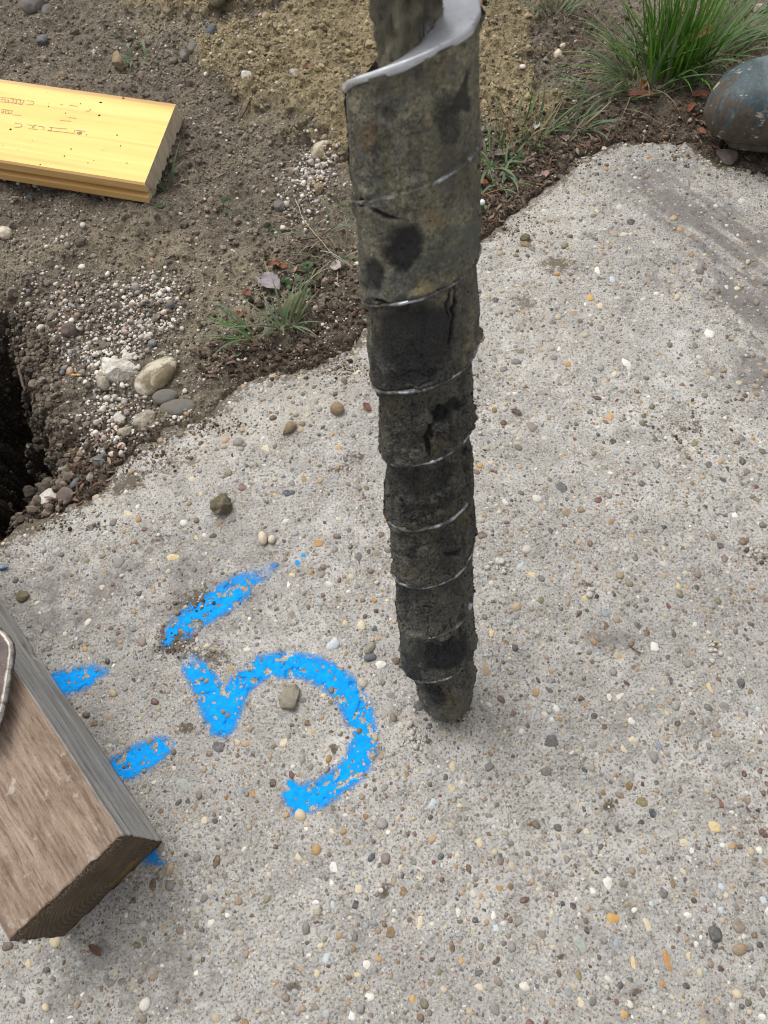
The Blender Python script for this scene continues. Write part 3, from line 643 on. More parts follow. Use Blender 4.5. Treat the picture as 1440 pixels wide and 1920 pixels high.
stone(44, 1118, 34, 24, 5, R_ol, 'rough dark chip of stone on the slab above the beam', on='slab', thick=.5, angular=.6, rough=.35, sink=.12)
stone(633, 770, 27, 21, 0, R_tan, 'smooth tan pebble lying on the slab left of the auger', on='slab', thick=.8, rough=.1, sink=.1)
stone(543, 805, 20, 32, 35, R_tan, 'hollow looking tan nut shaped stone on the slab', on='slab', thick=.8, rough=.3, angular=.4, sink=.1)
stone(693, 1216, 15, 26, 38, R_flat, 'narrow sandy stone chip standing beside the lower auger', on='slab', thick=.7, rough=.2, sink=.1)
stone(694, 1233, 25, 14, -10, R_slate, 'dark grey pebble next to the narrow sandy chip', on='slab', thick=.6, rough=.15, sink=.2)
stone(986, 458, 26, 11, 22, R_tan, 'tan sliver of stone on the slab near its upper edge', on='slab', thick=.6, angular=.5, sink=.1)
stone(984, 449, 20, 12, 0, R_ol, 'dark lump of dirt next to the tan sliver on the slab', on='slab', thick=.8, rough=.3, sink=.1)

# gravel and crumbs of soil
def scatter(n, spots, smin, smax, sig, pal, name, kind_label, base, mat, flat=(.5, .9), parent=None, maxsd=.0, sink=.2, rough=.25, cat='gravel', uniform=None):
    xs_, ys_ = [], []
    tot = sum(s[-1] for s in spots)
    for (px, py, rx, ry, wt) in spots:
        k = int(n * wt / tot); a = rng.normal(0, .55, (k, 2)) if uniform is None else rng.uniform(-1, 1, (k, 2))
        ax = (P(px + rx, py) - P(px, py)); ay = (P(px, py + ry) - P(px, py - ry)) / 2; c = P(px, py)
        xs_.append(c[0] + ax[0] * a[:, 0] + ay[0] * a[:, 1]); ys_.append(c[1] + ax[1] * a[:, 0] + ay[1] * a[:, 1])
    x = np.concatenate(xs_); y = np.concatenate(ys_)
    z, sd, m, pdd = soil_parts(x, y); ok = sd > maxsd; x, y, z = x[ok], y[ok], z[ok]; k = len(x)
    r = np.clip(np.exp(rng.normal(math.log(smin), sig, k)), smin * .5, smax)
    fl = rng.uniform(*flat, k); a2 = rng.uniform(.65, 1, k)
    pos = np.stack([x, y, z + r * fl * (1 - 2 * sink)], -1)
    v, f = batch(base, k, pos, np.stack([r, r * a2, r * fl], -1), rng.uniform(0, 6.28, k), 80, rough)
    if callable(pal): c = pal(x, y, k)
    else:
        pc = np.array([q[0] for q in pal]); pw = np.array([q[1] for q in pal]); pw = pw / pw.sum()
        c = pc[rng.choice(len(pc), k, p=pw)] * rng.uniform(.75, 1.15, (k, 1))
    o = link(name, npmesh(name, v, f, np.repeat(c, len(base[0]), 0), smooth=(mat is not MCRUMB)), mat)
    return tag(o, kind_label, cat, kind='stuff')
GP = [((.70, .66, .60), 6), ((.56, .50, .42), 3), ((.32, .29, .26), 3), ((.2, .2, .2), 2), ((.4, .28, .18), 1.2), ((.09, .09, .1), 1), ((.16, .11, .08), 2), ((.45, .33, .28), 1)]
scatter(3400, [(250, 610, 70, 60, 6), (190, 680, 60, 50, 3), (290, 560, 60, 40, 3), (590, 320, 40, 50, 5), (560, 380, 50, 50, 2), (200, 800, 60, 60, 3), (350, 800, 60, 25, 2), (120, 560, 70, 60, 2), (230, 760, 60, 40, 2), (130, 640, 60, 70, 2)],
        .0018, .0065, .45, GP, 'pale_gravel', 'drifts of small white and grey gravel on the soil', ICO2, MPV)
scatter(8500, [(300, 450, 380, 260, 3), (200, 60, 330, 110, 2.2), (60, 500, 160, 120, 1), (500, 600, 200, 120, 1), (1150, 200, 260, 170, 1), (600, 120, 330, 160, 1.3)],
        .0011, .0055, .55, [((.58, .53, .46), 4.0), ((.26, .23, .2), 3), ((.12, .1, .085), 3), ((.16, .12, .08), 3), ((.3, .2, .12), 1), ((.6, .55, .48), 1.6)], 'soil_gravel', 'scattered small stones over the dark soil', ICO2, MPV, uniform=1)
def soilcol(x, y, k):
    m = clay_mask(x, y)[:, None]; d = rng.uniform(.6, 1.35, (k, 1))
    return (np.array([.225, .188, .148]) * (1 - m) + np.array([.36, .288, .172]) * m) * d
scatter(12000, [(560, 130, 330, 180, 5), (250, 60, 280, 110, 2.5), (300, 430, 300, 200, 3), (850, 100, 260, 140, 2), (330, 790, 110, 40, .7), (120, 700, 100, 200, .8), (1000, 230, 120, 130, .8)],
        .0017, .010, .55, soilcol, 'soil_crumbs', 'crumbs and clods of soil and yellow clay', ICO2, MCRUMB, rough=.8, cat='soil', sink=.3, uniform=1)
scatter(8000, [(10, 790, 110, 240, 3)], .0015, .0085, .65, lambda x, y, k: np.array([.045, .036, .028]) * rng.uniform(.5, 2.2, (k, 1)) * (1 + 1.8 * sstep(-.02, .03, poly_sd(x, y, PIT)))[:, None], 'pit_clods', 'dark clods lining the pit wall', ICO2, MCRUMB, rough=.45, cat='soil', uniform=1)  # clods coloured darker inside the pit than at its rim
scatter(5200, [(1150, 270, 320, 60, 3), (960, 350, 90, 100, 2), (600, 560, 130, 110, 2.4), (500, 680, 130, 30, 1), (180, 880, 110, 90, 1.6), (1150, 80, 300, 110, 1.5)],
        .0016, .0055, .5, lambda x, y, k: np.array([.07, .046, .033]) * rng.uniform(.5, 1.7, (k, 1)), 'humus_crumbs', 'dark humus crumbs along the slab edge', ICO1, MCRUMB, rough=.45, cat='soil', maxsd=-.006, uniform=1)

# crumbs that lie on the slab by its edge and by the stains
def slab_crumbs():
    spots = [(640, 690, 70, 26, 170), (260, 850, 90, 50, 260), (950, 420, 70, 40, 160), (1080, 300, 60, 25, 120), (1300, 290, 100, 25, 120), (330, 1210, 50, 26, 70), (360, 1130, 50, 22, 50), (400, 800, 80, 20, 150), (120, 980, 90, 25, 120), (840, 1340, 60, 22, 70), (890, 700, 30, 200, 60), (1290, 800, 80, 70, 60), (1400, 320, 50, 20, 60), (500, 700, 90, 12, 120), (943, 1062, 22, 22, 30), (778, 1388, 26, 24, 34), (1420, 1040, 30, 20, 24), (1105, 1110, 14, 12, 14), (1340, 1215, 26, 16, 20)]
    ps, rs, cs = [], [], []
    for px, py, rx, ry, n in spots:
        for _ in range(int(n * 1.7)):
            q = P(px + rng.normal(0, .5) * rx, py + rng.normal(0, .5) * ry); r = float(np.clip(math.exp(rng.normal(math.log(.0010), .5)), .0005, .0035))
            ps.append((q[0], q[1])); rs.append(r); wht = (px, py) in ((943, 1062), (778, 1388), (1420, 1040), (1105, 1110), (1340, 1215)); rs[-1] *= (1.6 if wht else 1); cs.append(np.array([.12, .09, .06]) * rng.uniform(.4, 2.6) if rng.random() < (.2 if wht else .8) else np.array([.60, .56, .50]))
    ps = np.array(ps); rs = np.array(rs); ok = slab_sd(ps[:, 0], ps[:, 1]) < .002; ps, rs, cs = ps[ok], rs[ok], np.array(cs)[ok]
    z = slab_h(ps[:, 0], ps[:, 1]); n = len(ps)
    v, f = batch(ICO1, n, np.column_stack([ps, z + rs * .3]), np.column_stack([rs, rs * .8, rs * .6]), rng.uniform(0, 6.28, n), 20, .4)
    tag(link('loose_dirt', npmesh('loose_dirt', v, f, np.repeat(cs, len(ICO1[0]), 0)), MCRUMB), 'loose crumbs of dirt strewn on the slab', 'dirt', kind='stuff')
slab_crumbs()

# ------------------------------------------------------------------ the auger
BASE = np.array(P(823, 1326, 0.0)); vx = 818 + .0440 * (2717 - 1195)
AX = -ray(vx, 2717); AX /= np.linalg.norm(AX)
fr = EYE - (BASE + AX * .35); fr -= AX * fr.dot(AX); fr /= np.linalg.norm(fr)      # toward the viewer
AY = -fr; AXX = np.cross(AY, AX)
aug = empty('earth_auger'); aug.matrix_world = Matrix(((AXX[0], AY[0], AX[0], BASE[0]), (AXX[1], AY[1], AX[1], BASE[1]), (AXX[2], AY[2], AX[2], BASE[2] + .004), (0, 0, 0, 1)))
tag(aug, 'muddy steel earth auger caked with dark clay, standing on the concrete', 'auger')
PT, S0 = .0585, .1379
def s_flight(th, k): return S0 + .0010 * max(0, k - 4) + PT * (k + (th + math.pi / 2) / (2 * math.pi))
def r_nar(s): return np.interp(s, [.0, .06, .10, .20, .45], [.029, .0315, .0325, .0328, .0330])
def r_wid(s): return np.interp(s, [.33, .42, .60, .9], [.0356, .0364, .0352, .0352])
def rim_rt(s, t): k = sstep(3.45, 3.70, t); return r_nar(s) * (1 - k) + r_wid(s) * k
def rim_r(s): return np.where(np.asarray(s) > .372, r_wid(s), r_nar(s))

def mat_clay():
    s = NM('auger_clay'); base = s.attr('Col'); wet = s.attr('wet', True)
    n1 = s.noise(75, 6, .7); n2 = s.noise(330, 5, .75); st = s.noise(60, 5, .7, s.map((1, 1, .22)))
    c = s.mix(s.ramp(n1, [(.3, .7), (.52, 0)]), base, s.mix(.7, base, (.012, .012, .012)))
    c = s.mix(s.ramp(st, [(.48, 0), (.68, .6)]), c, s.mix(.5, base, (.22, .195, .13)))
    c = s.mix(s.ramp(s.noise(34, 6, .75), [(.52, 0), (.64, .5)]), c, s.mix(.5, base, (.10, .105, .10)))
    c = s.mix(s.ramp(s.noise(210, 6, .8), [(.60, 0), (.70, .5)]), c, (.24, .20, .12))
    c = s.mix(s.ramp(n2, [(.3, .75), (.44, 0)]), c, (.012, .012, .011))
    c = s.mix(s.ramp(n2, [(.6, 0), (.75, .4)]), c, (.19, .165, .11))
    c = s.mix(wet, c, (.012, .012, .014))
    r = s.math('SUBTRACT', s.ramp(n1, [(.3, .34), (.7, .66)]), s.math('MULTIPLY', wet, .06))
    b = s.bump(s.noise(110, 7, .78), .0040, .9); b = s.bump(s.noise(480, 5, .8), .0016, .9, b)
    return s.fin(c, r, b, .5)
MCLAY = mat_clay()
def mat_steel():
    s = NM('worn_steel'); n = s.noise(120, 5, .7); n2 = s.noise(500, 4, .7)
    c = s.ramp(n, [(.3, (.14, .145, .15)), (.7, (.58, .60, .63))])
    mud = s.ramp(s.noise(70, 6, .72, None, .3), [(.43, 0), (.54, .97)])
    c = s.mix(mud, c, (.060, .054, .042))
    r = s.mix(mud, s.ramp(n2, [(.3, .28), (.7, .45)]), (.8, .8, .8))
    m = s.math('SUBTRACT', .85, s.math('MULTIPLY', mud, .85))
    b = s.bump(n2, .0003, .5); b = s.bump(mud, .0006, .6, b)
    return s.fin(c, r, b, .5, m)
MSTEEL = mat_steel()
def mat_wetsteel():
    s = NM('wet_flight_face'); n = s.noise(70, 5, .6)
    c = s.ramp(n, [(.3, (.42, .43, .46)), (.7, (.60, .61, .64))])
    mud = s.ramp(s.noise(150, 5, .7), [(.60, 0), (.70, .85)]); c = s.mix(mud, c, (.14, .11, .085))
    return s.fin(c, s.mix(mud, (.38,) * 3, (.75,) * 3), s.bump(s.noise(200, 4, .6), .0008, .4), .5, s.math('SUBTRACT', .45, s.math('MULTIPLY', mud, .45)))
MWET = mat_wetsteel()

# helical plate
def flight(k0, k1, name, mat, thick=.0023, r_in=.015):
    n = int((k1 - k0) * 110); vs = []; prof = 10
    for i in range(n + 1):
        t = k0 + (k1 - k0) * i / n; th = t * 2 * math.pi - math.pi / 2
        s = S0 + PT * t + .0010 * max(0, t - 4); Rr = float(rim_rt(s, t)) + .0004
        Rr += .0004 * math.sin(th * 7.3) + .0003 * math.sin(th * 17.1)
        h = thick * (1 + .15 * math.sin(th * 5.1))
        sec = [(r_in, 0), (Rr * .8, .0), (Rr - .0012, -.0000), (Rr - .0003, -.0005), (Rr, -h * .35), (Rr, -h * .65), (Rr - .0003, -h * .9), (Rr - .0012, -h), (Rr * .8, -h), (r_in, -h)]
        for r, dz in sec: vs.append((r * math.cos(th), r * math.sin(th), s + dz))
    fs = []
    for i in range(n):
        for j in range(prof - 1):
            a = i * prof + j; fs.append((a, a + 1, a + prof + 1, a + prof))
    fs.append((0, 1, 8, 9)); e = n * prof; fs.append((e + 9, e + 8, e + 1, e)); 
    fs.append((1, 2, 7, 8)); fs.append((2, 3, 6, 7)); fs.append((3, 4, 5, 6))
    return link(name, npmesh(name, vs, fs), mat, aug)
fl_ = flight(-1.25, 6.3, 'helical_flight', MSTEEL)
fl2 = flight(6.3, 12.3, 'upper_flight', MWET, thick=.0042); fl2['label'] = 'bare wet grey turns of the flight above the clay'
# shaft
def tube(zs, rs, name, mat, parent, n=48, wob=0.0, seed=0):
    th = np.arange(n) / n * 2 * math.pi; V = []
    for z_, r_ in zip(zs, rs):
        rr = r_ * (1 + wob * vnoise3(np.stack([np.cos(th) * 1.5 + seed, np.sin(th) * 1.5, np.full(n, z_ * 40)], -1) + 9))
        V.append(np.stack([rr * np.cos(th), rr * np.sin(th), np.full(n, z_)], -1))
    V = np.concatenate(V); i = np.arange(len(zs) - 1)[:, None] * n; j = np.arange(n)[None]
    f = np.stack([i + j, i + (j + 1) % n, i + n + (j + 1) % n, i + n + j], -1).reshape(-1, 4)
    V = np.concatenate([V, [[0, 0, zs[0]], [0, 0, zs[-1]]]]); a = len(V) - 2; L = (len(zs) - 1) * n
    caps = [(a, (q + 1) % n, q, a) for q in range(n)]
    me = npmesh(name, V, f); 
    return link(name, me, mat, parent)
sh = tube(np.linspace(.02, 1.02, 60), np.full(60, .0145), 'shaft', MSTEEL, aug)

# where a photo spot falls on the auger's skin: angle and height
def on_auger(px, py):
    best = None; camp = EYE
    d = ray(px, py); d = d / np.linalg.norm(d)
    Minv = np.array([AXX, AY, AX]); o = Minv @ (EYE - BASE); dd = Minv @ d
    s_ = .3
    for _ in range(6):
        Rr = float(rim_r(s_)); a = dd[0] ** 2 + dd[1] ** 2; b = 2 * (o[0] * dd[0] + o[1] * dd[1]); c = o[0] ** 2 + o[1] ** 2 - Rr ** 2
        disc = max(b * b - 4 * a * c, 0); t = (-b - math.sqrt(disc)) / (2 * a); q = o + dd * t; s_ = q[2]
    return math.atan2(q[1], q[0]), s_, Rr
NTH, NS = 420, 940
th = np.linspace(-math.pi, math.pi, NTH); ss = np.linspace(.0, 1.0, NS)
TH, SN = np.meshgrid(th, ss)
top = S0 + .003 + PT * (7 + (th + math.pi / 2) / (2 * math.pi)) - .0030
low = S0 + .003 + PT * (6 + (th + math.pi / 2) / (2 * math.pi)) - .004
low = np.where(th < 0, S0 + .003 + PT * 6.75 - .004, low)
back = sstep(.9, 2.9, th); top = top * (1 - back) + low * back; top = np.where(th < -math.pi + .02, low, top)
S = SN * top[None, :] + (1 - SN) * 0.0
ph = (S - (S0 + PT * ((TH + math.pi / 2) / (2 * math.pi)) + .0010 * np.clip((S - S0) / PT - 4, 0, 9))) / PT
u = ph - np.floor(ph); turn = np.floor(ph)
kw = sstep(3.99, 4.03, ph); Rb = r_nar(S) * (1 - kw) + r_wid(S) * kw
cyl = np.stack([np.cos(TH) * 1.0, np.sin(TH) * 1.0, S / .034], -1)
nz = lambda sc, o: vnoise3(cyl * sc + o)
tv = np.sin(turn * 2.3) * .5 + .5
rr = Rb * (1 + .004 - (.045 + .04 * tv) * (1 - .9 * sstep(5.2, 5.8, ph)) * sstep(.45, .97, u) - .010 * sstep(.08, .0, u))
rr = rr + .0026 * sstep(.02, .20, nz(2.3, 90) + .35 * nz(6, 91)) * (sstep(.80, .93, u) + sstep(.16, .03, u))
lump = nz(1.3, 10) * .0026 + nz(3.1, 20) * .0016 + nz(7.3, 30) * .0010 + nz(15, 40) * .0006 + nz(29, 5) * .0004
roughm = 1.45 - .75 * sstep(.30, .42, S); rr = rr + lump * roughm
rr += -.0010 * (turn % 2 == 0)
# the clay stands out below the wide upper turns on the left side less than above: a real step at the 4th turn
wet = np.zeros(S.shape)  # black tone: wet patches, and the darkening put into cracks, pits and holes
rr += (nz(47, 3) * .0007 + nz(80, 9) * .0004) * roughm
crk = sstep(.045, .0, np.abs(nz(3.6, 15) + .35 * nz(11, 16))) * sstep(.0, .14, nz(1.7, 19)) * (1 - .7 * sstep(.36, .42, S)); rr -= crk * .0014; wet = np.maximum(wet, crk * .8)
pitm = sstep(.20, .30, nz(30, 55)) * sstep(.46, .34, S); rr -= pitm * .0008; wet = np.maximum(wet, pitm * .6)
def dab(px, py, rx, ry, ang=0, soft=0.0):
    t0, s0, R0 = on_auger(px, py); t1, s1, _ = on_auger(px + 3, py); t2, s2, _ = on_auger(px, py + 3)
    J = np.array([[(t1 - t0) * R0 / 3, (t2 - t0) * R0 / 3], [(s1 - s0) / 3, (s2 - s0) / 3]]); Ji = np.linalg.inv(J)
    a = ((TH - t0 + math.pi) % (2 * math.pi) - math.pi) * R0; b = S - s0
    X_ = Ji[0, 0] * a + Ji[0, 1] * b; Y_ = Ji[1, 0] * a + Ji[1, 1] * b
    X_ = X_ + nz(3.5, 60) * 22 + nz(9, 61) * 9; Y_ = Y_ + nz(3.5, 70) * 22 + nz(9, 71) * 9
    c_, s_ = math.cos(math.radians(ang)), math.sin(math.radians(ang))
    uu = (X_ * c_ + Y_ * s_) / rx; vv = (-X_ * s_ + Y_ * c_) / ry
    front = (np.abs(a) < .05)
    return sstep(1.25 + soft, .75 - soft, np.sqrt(uu * uu + vv * vv)) * front
for a, dep, wt in [((760, 478, 36, 44, 20), .0020, .95), ((697, 530, 24, 36, 0), .0015, .9), ((770, 652, 90, 72, -6), .0007, .93), ((770, 718, 60, 14, -8), .0007, .9), ((825, 790, 20, 16, -10), .0060, 1), ((806, 832, 6, 30, 0), .0040, .9),
                   ((850, 770, 16, 8, -20), .004, .8), ((838, 1232, 46, 28, -14), .0012, 1.0), ((790, 912, 70, 24, -10), .0007, .7), ((735, 900, 18, 40, 0), .0006, .6), ((800, 960, 70, 10, -8), .0010, .6), ((850, 1036, 15, 5, -10), .0025, .8),
                   ((870, 1020, 6, 20, 0), .001, .6), ((805, 1140, 14, 5, -8), .0025, .8), ((775, 1255, 18, 34, 0), .0006, .7), ((806, 1312, 22, 26, -30), .0022, 1.0), ((765, 1120, 30, 22, 0), .0004, .55), ((850, 600, 4, 60, 0), .0035, 1), ((838, 580, 3, 34, 0), .0015, .9),
                   ((682, 388, 9, 12, 0), .006, 1), ((720, 416, 26, 4, 20), .0022, .9), ((845, 240, 26, 56, 6), .0003, .55), ((873, 190, 8, 50, 12), .0014, .8), ((730, 235, 16, 16, 0), .0004, .5), ((720, 285, 20, 22, 0), .0003, .4), ((782, 140, 12, 30, 0), .0004, .45),
                   ((715, 575, 16, 3, 0), .003, .9), ((725, 1000, 8, 30, 0), .0, .5), ((880, 560, 10, 40, 0), .0, .3), ((758, 1040, 40, 6, 0), .0012, .4), ((765, 835, 34, 16, 0), .0008, .4), ((700, 280, 5, 60, 0), .0, .4)]:
    m = dab(*a); rr -= m * dep; wet = np.maximum(wet, m * wt)
c_up = np.array([.245, .226, .155]); c_mid = np.array([.095, .086, .064]); c_low = np.array([.132, .125, .102])
k1 = sstep(.38, .45, S)[..., None]; k0 = sstep(.12, .26, S)[..., None]
col = (c_low * (1 - k0) + c_mid * k0) * (1 - k1) + c_up * k1
col = col * (1 + .7 * nz(1.6, 80)[..., None])
stk = lambda sc, o, q: vnoise3(np.stack([np.cos(TH) * sc, np.sin(TH) * sc, S / .034 * sc * q], -1) + o)
d1 = sstep(.02, .13, stk(4, 11, .22) + .5 * nz(9, 12) + .3 * nz(22, 14))[..., None] * (.82 - .3 * sstep(.36, .44, S)[..., None]); col = col * (1 - d1) + np.array([.030, .030, .028]) * d1
d2 = sstep(.10, .28, stk(6, 41, .3) + .5 * nz(13, 42) + .3 * nz(30, 44))[..., None] * .55 * (.35 + .65 * sstep(.33, .42, S)[..., None]); col = col * (1 - d2) + np.array([.30, .265, .165]) * d2
col = col * (1 + 1.3 * nz(55, 71) + 1.0 * nz(27, 72))[..., None].clip(.25, 2)
d3 = sstep(.12, .22, nz(5, 61) + .5 * nz(17, 62))[..., None] * .5; col = col * (1 - d3) + np.array([.15, .155, .145]) * d3
for a, cc, wt in [((805, 243, 10, 9, 0), (.50, .42, .26), 1), ((690, 270, 16, 20, 0), (.20, .12, .05), .8), ((812, 148, 20, 26, 0), (.17, .15, .07), .6), ((728, 320, 10, 40, 0), (.16, .14, .065), .6), ((820, 422, 26, 10, 15), (.30, .21, .10), .8), ((795, 552, 20, 12, -15), (.42, .34, .19), .9),
                  ((755, 605, 6, 6, 0), (.35, .3, .15), .8), ((830, 600, 18, 10, 10), (.26, .22, .12), .7), ((893, 340, 8, 30, 0), (.25, .20, .11), .7), ((880, 460, 28, 30, 0), (.13, .145, .13), .8), ((800, 510, 70, 20, -12), (.11, .12, .11), .8), ((740, 545, 50, 10, -5), (.14, .15, .14), .7), ((885, 665, 8, 20, 20), (.36, .3, .18), .8),
                  ((820, 845, 22, 10, -10), (.15, .13, .06), .7), ((865, 975, 18, 14, 0), (.16, .13, .06), .8), ((765, 1010, 12, 18, 0), (.14, .12, .06), .6), ((820, 1120, 60, 30, 0), (.11, .10, .075), .6), ((835, 1330, 26, 14, 0), (.17, .14, .07), .8), ((842, 1312, 12, 6, 0), (.28, .18, .07), .8), ((800, 1065, 40, 20, 0), (.10, .1, .08), .5),
                  ((790, 755, 60, 14, 0), (.08, .075, .06), .7), ((720, 770, 14, 30, 0), (.13, .11, .055), .6), ((863, 1222, 6, 6, 0), (.3, .22, .08), .9), ((720, 180, 50, 40, 0), (.10, .095, .065), .5), ((850, 330, 50, 40, 0), (.13, .12, .07), .5)]:
    m = (dab(*a, soft=.5) * wt * np.clip(.95 + 2.0 * nz(11, 33) + 1.2 * nz(24, 35), 0, 1))[..., None]; col = col * (1 - m) + np.array(cc) * m
# the nose: below the first turn the plug narrows, shifted towards the right
cutL = S0 + PT * (-1.35 + (TH + math.pi / 2) / (2 * math.pi))
nar = sstep(.004, -.006, S - np.maximum(cutL, .052 - .0 * TH) * (np.cos(TH) < .3) - .040 * (np.cos(TH) >= .3))
tipr = .0272 * np.sqrt(np.clip(1 - np.clip((.016 - S) / .0175, 0, 1) ** 3, 0.02, 1))
rr = rr * (1 - nar) + np.minimum(rr, tipr + lump * 1.6 - .006 * np.clip(-np.cos(TH - .2), 0, 1) * sstep(.05, .0, S)) * nar
offx = .0050 * sstep(.075, .04, S)
Vx = rr * np.cos(TH) + offx; Vy = rr * np.sin(TH)
V = np.stack([Vx, Vy, S], -1).reshape(-1, 3)
fc = grid_faces(NTH, NS)
clay = link('clay_plug', npmesh('clay_plug', V, fc, col.reshape(-1, 3), attrs={'wet': wet.ravel()}), MCLAY, aug)
# bottom disc
nb_ = NTH; ring = V[:NTH]; cv = ring.mean(0); cv[2] -= .001
capv = np.vstack([ring, [cv]]); capf = np.array([(i, nb_, i + 1) for i in range(nb_ - 1)])
cc_ = link('clay_tip', npmesh('clay_tip', capv, capf, np.tile([.05, .045, .035], (nb_ + 1, 1)), attrs={'wet': np.zeros(nb_ + 1)}), MCLAY, aug)
# crumbs sticking to the clay, mostly on its flanks
n = 2600; tc_ = rng.uniform(-math.pi, math.pi, n); sc_ = rng.uniform(.03, .52, n); r_ = np.clip(np.exp(rng.normal(math.log(.00065), .5, n)), .0003, .0024)
keep = rng.random(n) < np.where(sc_ > .36, .25, 1.0); keep &= ((np.abs(np.cos(tc_)) > .75) | (rng.random(n) < .35)); tc_, sc_, r_ = tc_[keep], sc_[keep], r_[keep]; n = len(tc_)
ii = np.clip(np.searchsorted(th, tc_), 0, NTH - 1); jj = np.clip((sc_ / top[ii] * (NS - 1)).astype(int), 0, NS - 1); rad_c = np.hypot(Vx[jj, ii], Vy[jj, ii])
pos = np.stack([Vx[jj, ii], Vy[jj, ii], S[jj, ii]], -1)
v, f = batch(ICO1, n, pos, np.column_stack([r_, r_, r_ * .9]), rng.uniform(0, 6.28, n), 10, .45)
cr = link('clay_crumb', npmesh('clay_crumb', v, f, np.tile([.05, .046, .038], (n * len(ICO1[0]), 1)) * np.repeat(rng.uniform(.4, 1.5, (n, 1)), len(ICO1[0]), 0)), MCRUMB, aug); cr['kind'] = 'stuff'
# clay collar still stuck round the shaft at the top
zz = np.linspace(.500, .80, 90); v_, s_seed = [], 0
thn = np.arange(72) / 72 * 2 * math.pi; rowsV = []
for z_ in zz:
    q = np.stack([np.cos(thn) * 1.6, np.sin(thn) * 1.6, np.full(72, z_ * 60)], -1)
    base_r = .0165 + .0022 * sstep(.58, .60, z_)
    r_1 = base_r + .0060 * vnoise3(q + 3) + .0080 * vnoise3(q * 2.3 + 8) + .0050 * vnoise3(q * 5 + 8)
    lumpy = np.exp(-((thn - 5.35) ** 2) / .20 - ((z_ - .600) ** 2) / .00016) * .0065; r_1 = r_1 + lumpy
    rowsV.append(np.stack([r_1 * np.cos(thn), r_1 * np.sin(thn), np.full(72, z_)], -1))
rowsV = np.concatenate(rowsV); i = np.arange(len(zz) - 1)[:, None] * 72; j = np.arange(72)[None]
f = np.stack([i + j, i + (j + 1) % 72, i + 72 + (j + 1) % 72, i + 72 + j], -1).reshape(-1, 4)
ccol = np.array([.20, .178, .120]) * (1 + 1.5 * vnoise3(rowsV * 160)[:, None]) 
collar = link('clay_collar', npmesh('clay_collar', rowsV, f, ccol, attrs={'wet': np.clip(vnoise3(rowsV * 120 + 4) * 2 - .35, 0, .7)}), MCLAY, aug)

# ------------------------------------------------------------------ timber beam
def wood(name, c1, c2, c3, axis_scale, grain=1.0, blotch=(.10, .065, .04), blotch_amt=.6, pale=None, rough=.85):
    s = NM(name); v = s.map(axis_scale)
    g = s.noise(60 * grain, 6, .7, v, .4); g2 = s.noise(260 * grain, 4, .7, v)
    c = s.ramp(g, [(.3, c1), (.5, c2), (.7, c3)])
    c = s.mix(s.ramp(g2, [(.36, .85), (.47, 0)]), c, s.mix(.6, c, (.05, .035, .025)))
    c = s.mix(s.ramp(g2, [(.56, 0), (.66, .45)]), c, s.mix(.5, c, (.60, .52, .44)))
    c = s.mix(s.ramp(s.noise(22, 6, .7, s.map((.45, 1, 1))), [(.52, 0), (.64, blotch_amt)]), c, blotch)
    if pale: c = s.mix(s.ramp(s.noise(48, 5, .7), [(.60, 0), (.68, .6)]), c, pale)
    c = s.mix(s.ramp(s.noise(600, 3, .7), [(.3, .4), (.45, 0)]), c, (.06, .045, .035))
    b = s.bump(g, .0012, .7); b = s.bump(g2, .0006, .8, b); b = s.bump(s.noise(500, 4, .7), .0003, .7, b)
    return s.fin(c, rough, b, .2)
TB = .105
c00 = P(228, 1562, TB); c10 = P(10, 1765, TB)
e_far = P(0, 1125); e_near = P(305, 1580)
ld = Vector((e_far[0] - e_near[0], e_far[1] - e_near[1], 0)).normalized()      # along the beam, away
wdv = Vector((c10[0] - c00[0], c10[1] - c00[1], 0)); WB = wdv.length; wdv.normalize()
